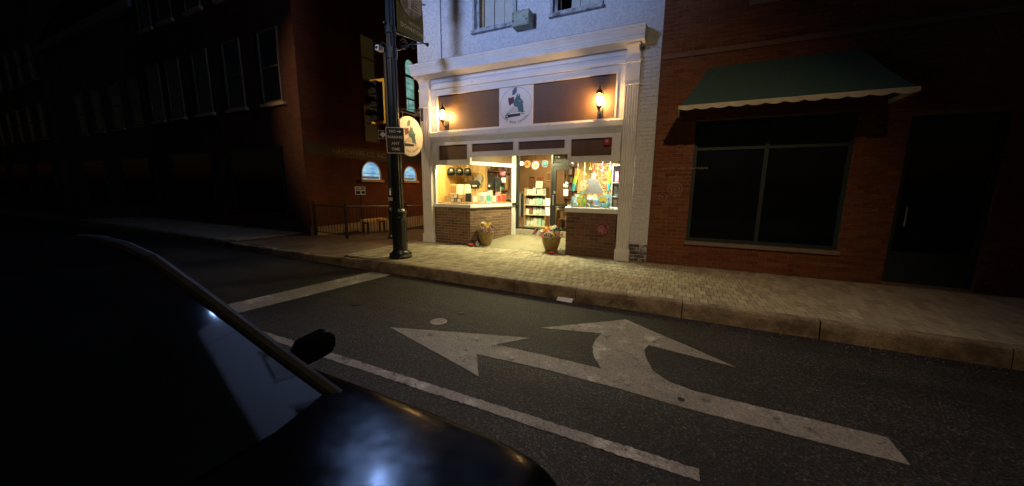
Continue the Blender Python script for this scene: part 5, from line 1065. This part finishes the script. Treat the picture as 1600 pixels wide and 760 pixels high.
t = thing('clear_ornament', 'round woven ornament hanging left of the grey cut-out', 'ornament', (4.17, .5, 1.3)); obj('hoop', MB().path([(4.165+.085*cos(q*pi/10), .5, 1.52+.13*sin(q*pi/10)) for q in range(21)], .012, 6), cm('tan'), t); obj('web', MB().path([(4.165+.08*cos(q*2.4), .5, 1.52+.12*sin(q*2.4)) for q in range(16)], .003, 4), cm('cream'), t)
obj('cord', MB().tube((4.165, .5, 1.65), (4.165, .5, 2.25), .003, None, 4), cm('white'), t)

# ------------------------------------------------------------------ the black car the photographer stands in front of
CY = -7.36
CARR = thing('parked_car', 'glossy black parked car whose dusty bonnet reflects a street lamp', 'car', (3.8, CY, RZ))
ST = [  # x, half width, z at the bonnet edge, z along the crown (above road)
 (1.55, .60, .60, .66), (1.62, .74, .72, .80), (1.85, .82, .84, .94), (2.4, .87, .90, .985), (3.0, .89, .895, .99), (4.2, .895, .89, .985), (4.85, .895, .878, .936), (5.05, .895, .878, .936), (5.35, .89, .877, .939), (5.6, .885, .875, .941), (5.78, .872, .868, .934), (5.87, .848, .852, .922), (5.945, .80, .82, .885), (5.99, .70, .76, .80), (6.0, .58, .66, .68)]
def ring(x, hw, zs, zt):
    c_ = lambda a: zt-(zt-zs)*a*a
    h = [(hw*.90, .20), (hw*.985, .30), (hw*1.0, .52), (hw*.997, zs-.12), (hw*.988, zs-.04), (hw*.965, c_(.965)-.004), (hw*.90, c_(.90)), (hw*.6, c_(.6)), (hw*.3, c_(.3)), (0, zt)]
    return [(x, CY+a, RZ+b) for a, b in h]+[(x, CY-a, RZ+b) for a, b in h[-2::-1]]
mb = MB(); n = 19; v = []; f = []
for s_ in ST: v += ring(*s_)
for i in range(len(ST)-1):
    for k in range(n-1): f.append((i*n+k, i*n+k+1, (i+1)*n+k+1, (i+1)*n+k))
    f.append((i*n, (i+1)*n, (i+1)*n+n-1, i*n+n-1))
f.append(tuple(range(n))); f.append(tuple(range((len(ST)-1)*n, len(ST)*n))[::-1])
body = obj('body', mb.add(v, f), CARP, CARR, True); sd = body.modifiers.new('sub', 'SUBSURF'); sd.levels = 2; sd.render_levels = 2
DG = mat('car_glass', (.004, .005, .006), .05, spec=.5)
GH = [(2.35, .76, .90, .075), (2.6, .69, 1.10, .06), (2.95, .61, 1.345, .035), (3.2, .595, 1.40, .03), (3.5, .59, 1.415, .03), (3.8, .59, 1.405, .03), (4.05, .60, 1.365, .035), (4.3, .635, 1.25, .05), (4.55, .68, 1.115, .065), (4.78, .725, .985, .075), (4.98, .77, .870, .082)]
CR = [-1, -.85, -.6, -.3, 0, .3, .6, .85, 1]
def ghrow(r): return [(r[0]+.10*(1-c*c) if r[0] > 4 else r[0]-.08*(1-c*c)*(1 if r[0] < 3 else 0), CY+r[1]*c, RZ+r[2]+r[3]*(1-c*c)) for c in CR]
def loft(rows):
    v = []; f = []; m_ = len(CR)
    for r in rows: v += ghrow(r)
    for i in range(len(rows)-1):
        for k in range(m_-1): f.append((i*m_+k, i*m_+k+1, (i+1)*m_+k+1, (i+1)*m_+k))
    return MB().add(v, f)
obj('roof', loft(GH[2:7]), CARP, CARR, True); obj('windscreen', loft(GH[6:]), DG, CARR, True); obj('rear_window', loft(GH[:3]), DG, CARR, True)
for k in (0, 8):
    q = [ghrow(r)[k] for r in GH]; sg_ = -1 if k == 0 else 1
    obj('pillar', MB().path([(q[0][0]-.1, q[0][1], q[0][2]-.12)]+[(p[0], p[1], p[2]+.004) for p in q]+[(q[-1][0]+.14, q[-1][1], q[-1][2]-.07)], .026, 8), BLACKP, CARR, True)
    b0 = [(p[0], CY+sg_*.80, RZ+.88) for p in q]; obj('side_window', MB().add(q+b0, [(i, i+1, 12+i, 11+i) for i in range(10)]), DG, CARR, True)
for sgn in (1, -1):
    mr = obj('mirror', MB().prism([(CY+sgn*a, RZ+b) for a, b in ((.79, .915), (.93, .92), (.965, .95), (.965, 1.01), (.93, 1.04), (.81, 1.03), (.78, .98))], 4.655, 4.745, 'x'), CARP, CARR, bevel=.032); obj('mirror_arm', MB().prism([(4.63, CY+sgn*.76), (4.70, CY+sgn*.76), (4.69, CY+sgn*.85), (4.64, CY+sgn*.85)], RZ+.89, RZ+.95), BLACKP, mr, bevel=.01)
    hl = obj('headlight', MB().sphere((5.80, CY+sgn*.60, RZ+.68), .12, 14, 8, (.9, 1.1, .5)), DG, CARR, True)
    for x in (2.45, 5.2):
        wh = obj('wheel', MB().tube((x, CY+sgn*.70, RZ+.32), (x, CY+sgn*.885, RZ+.32), .32, .32, 28), mat('tyre', (.02, .02, .02), .85), CARR); obj('rim', MB().tube((x, CY+sgn*.88, RZ+.32), (x, CY+sgn*.892, RZ+.32), .21, .20, 24), STEEL, wh)
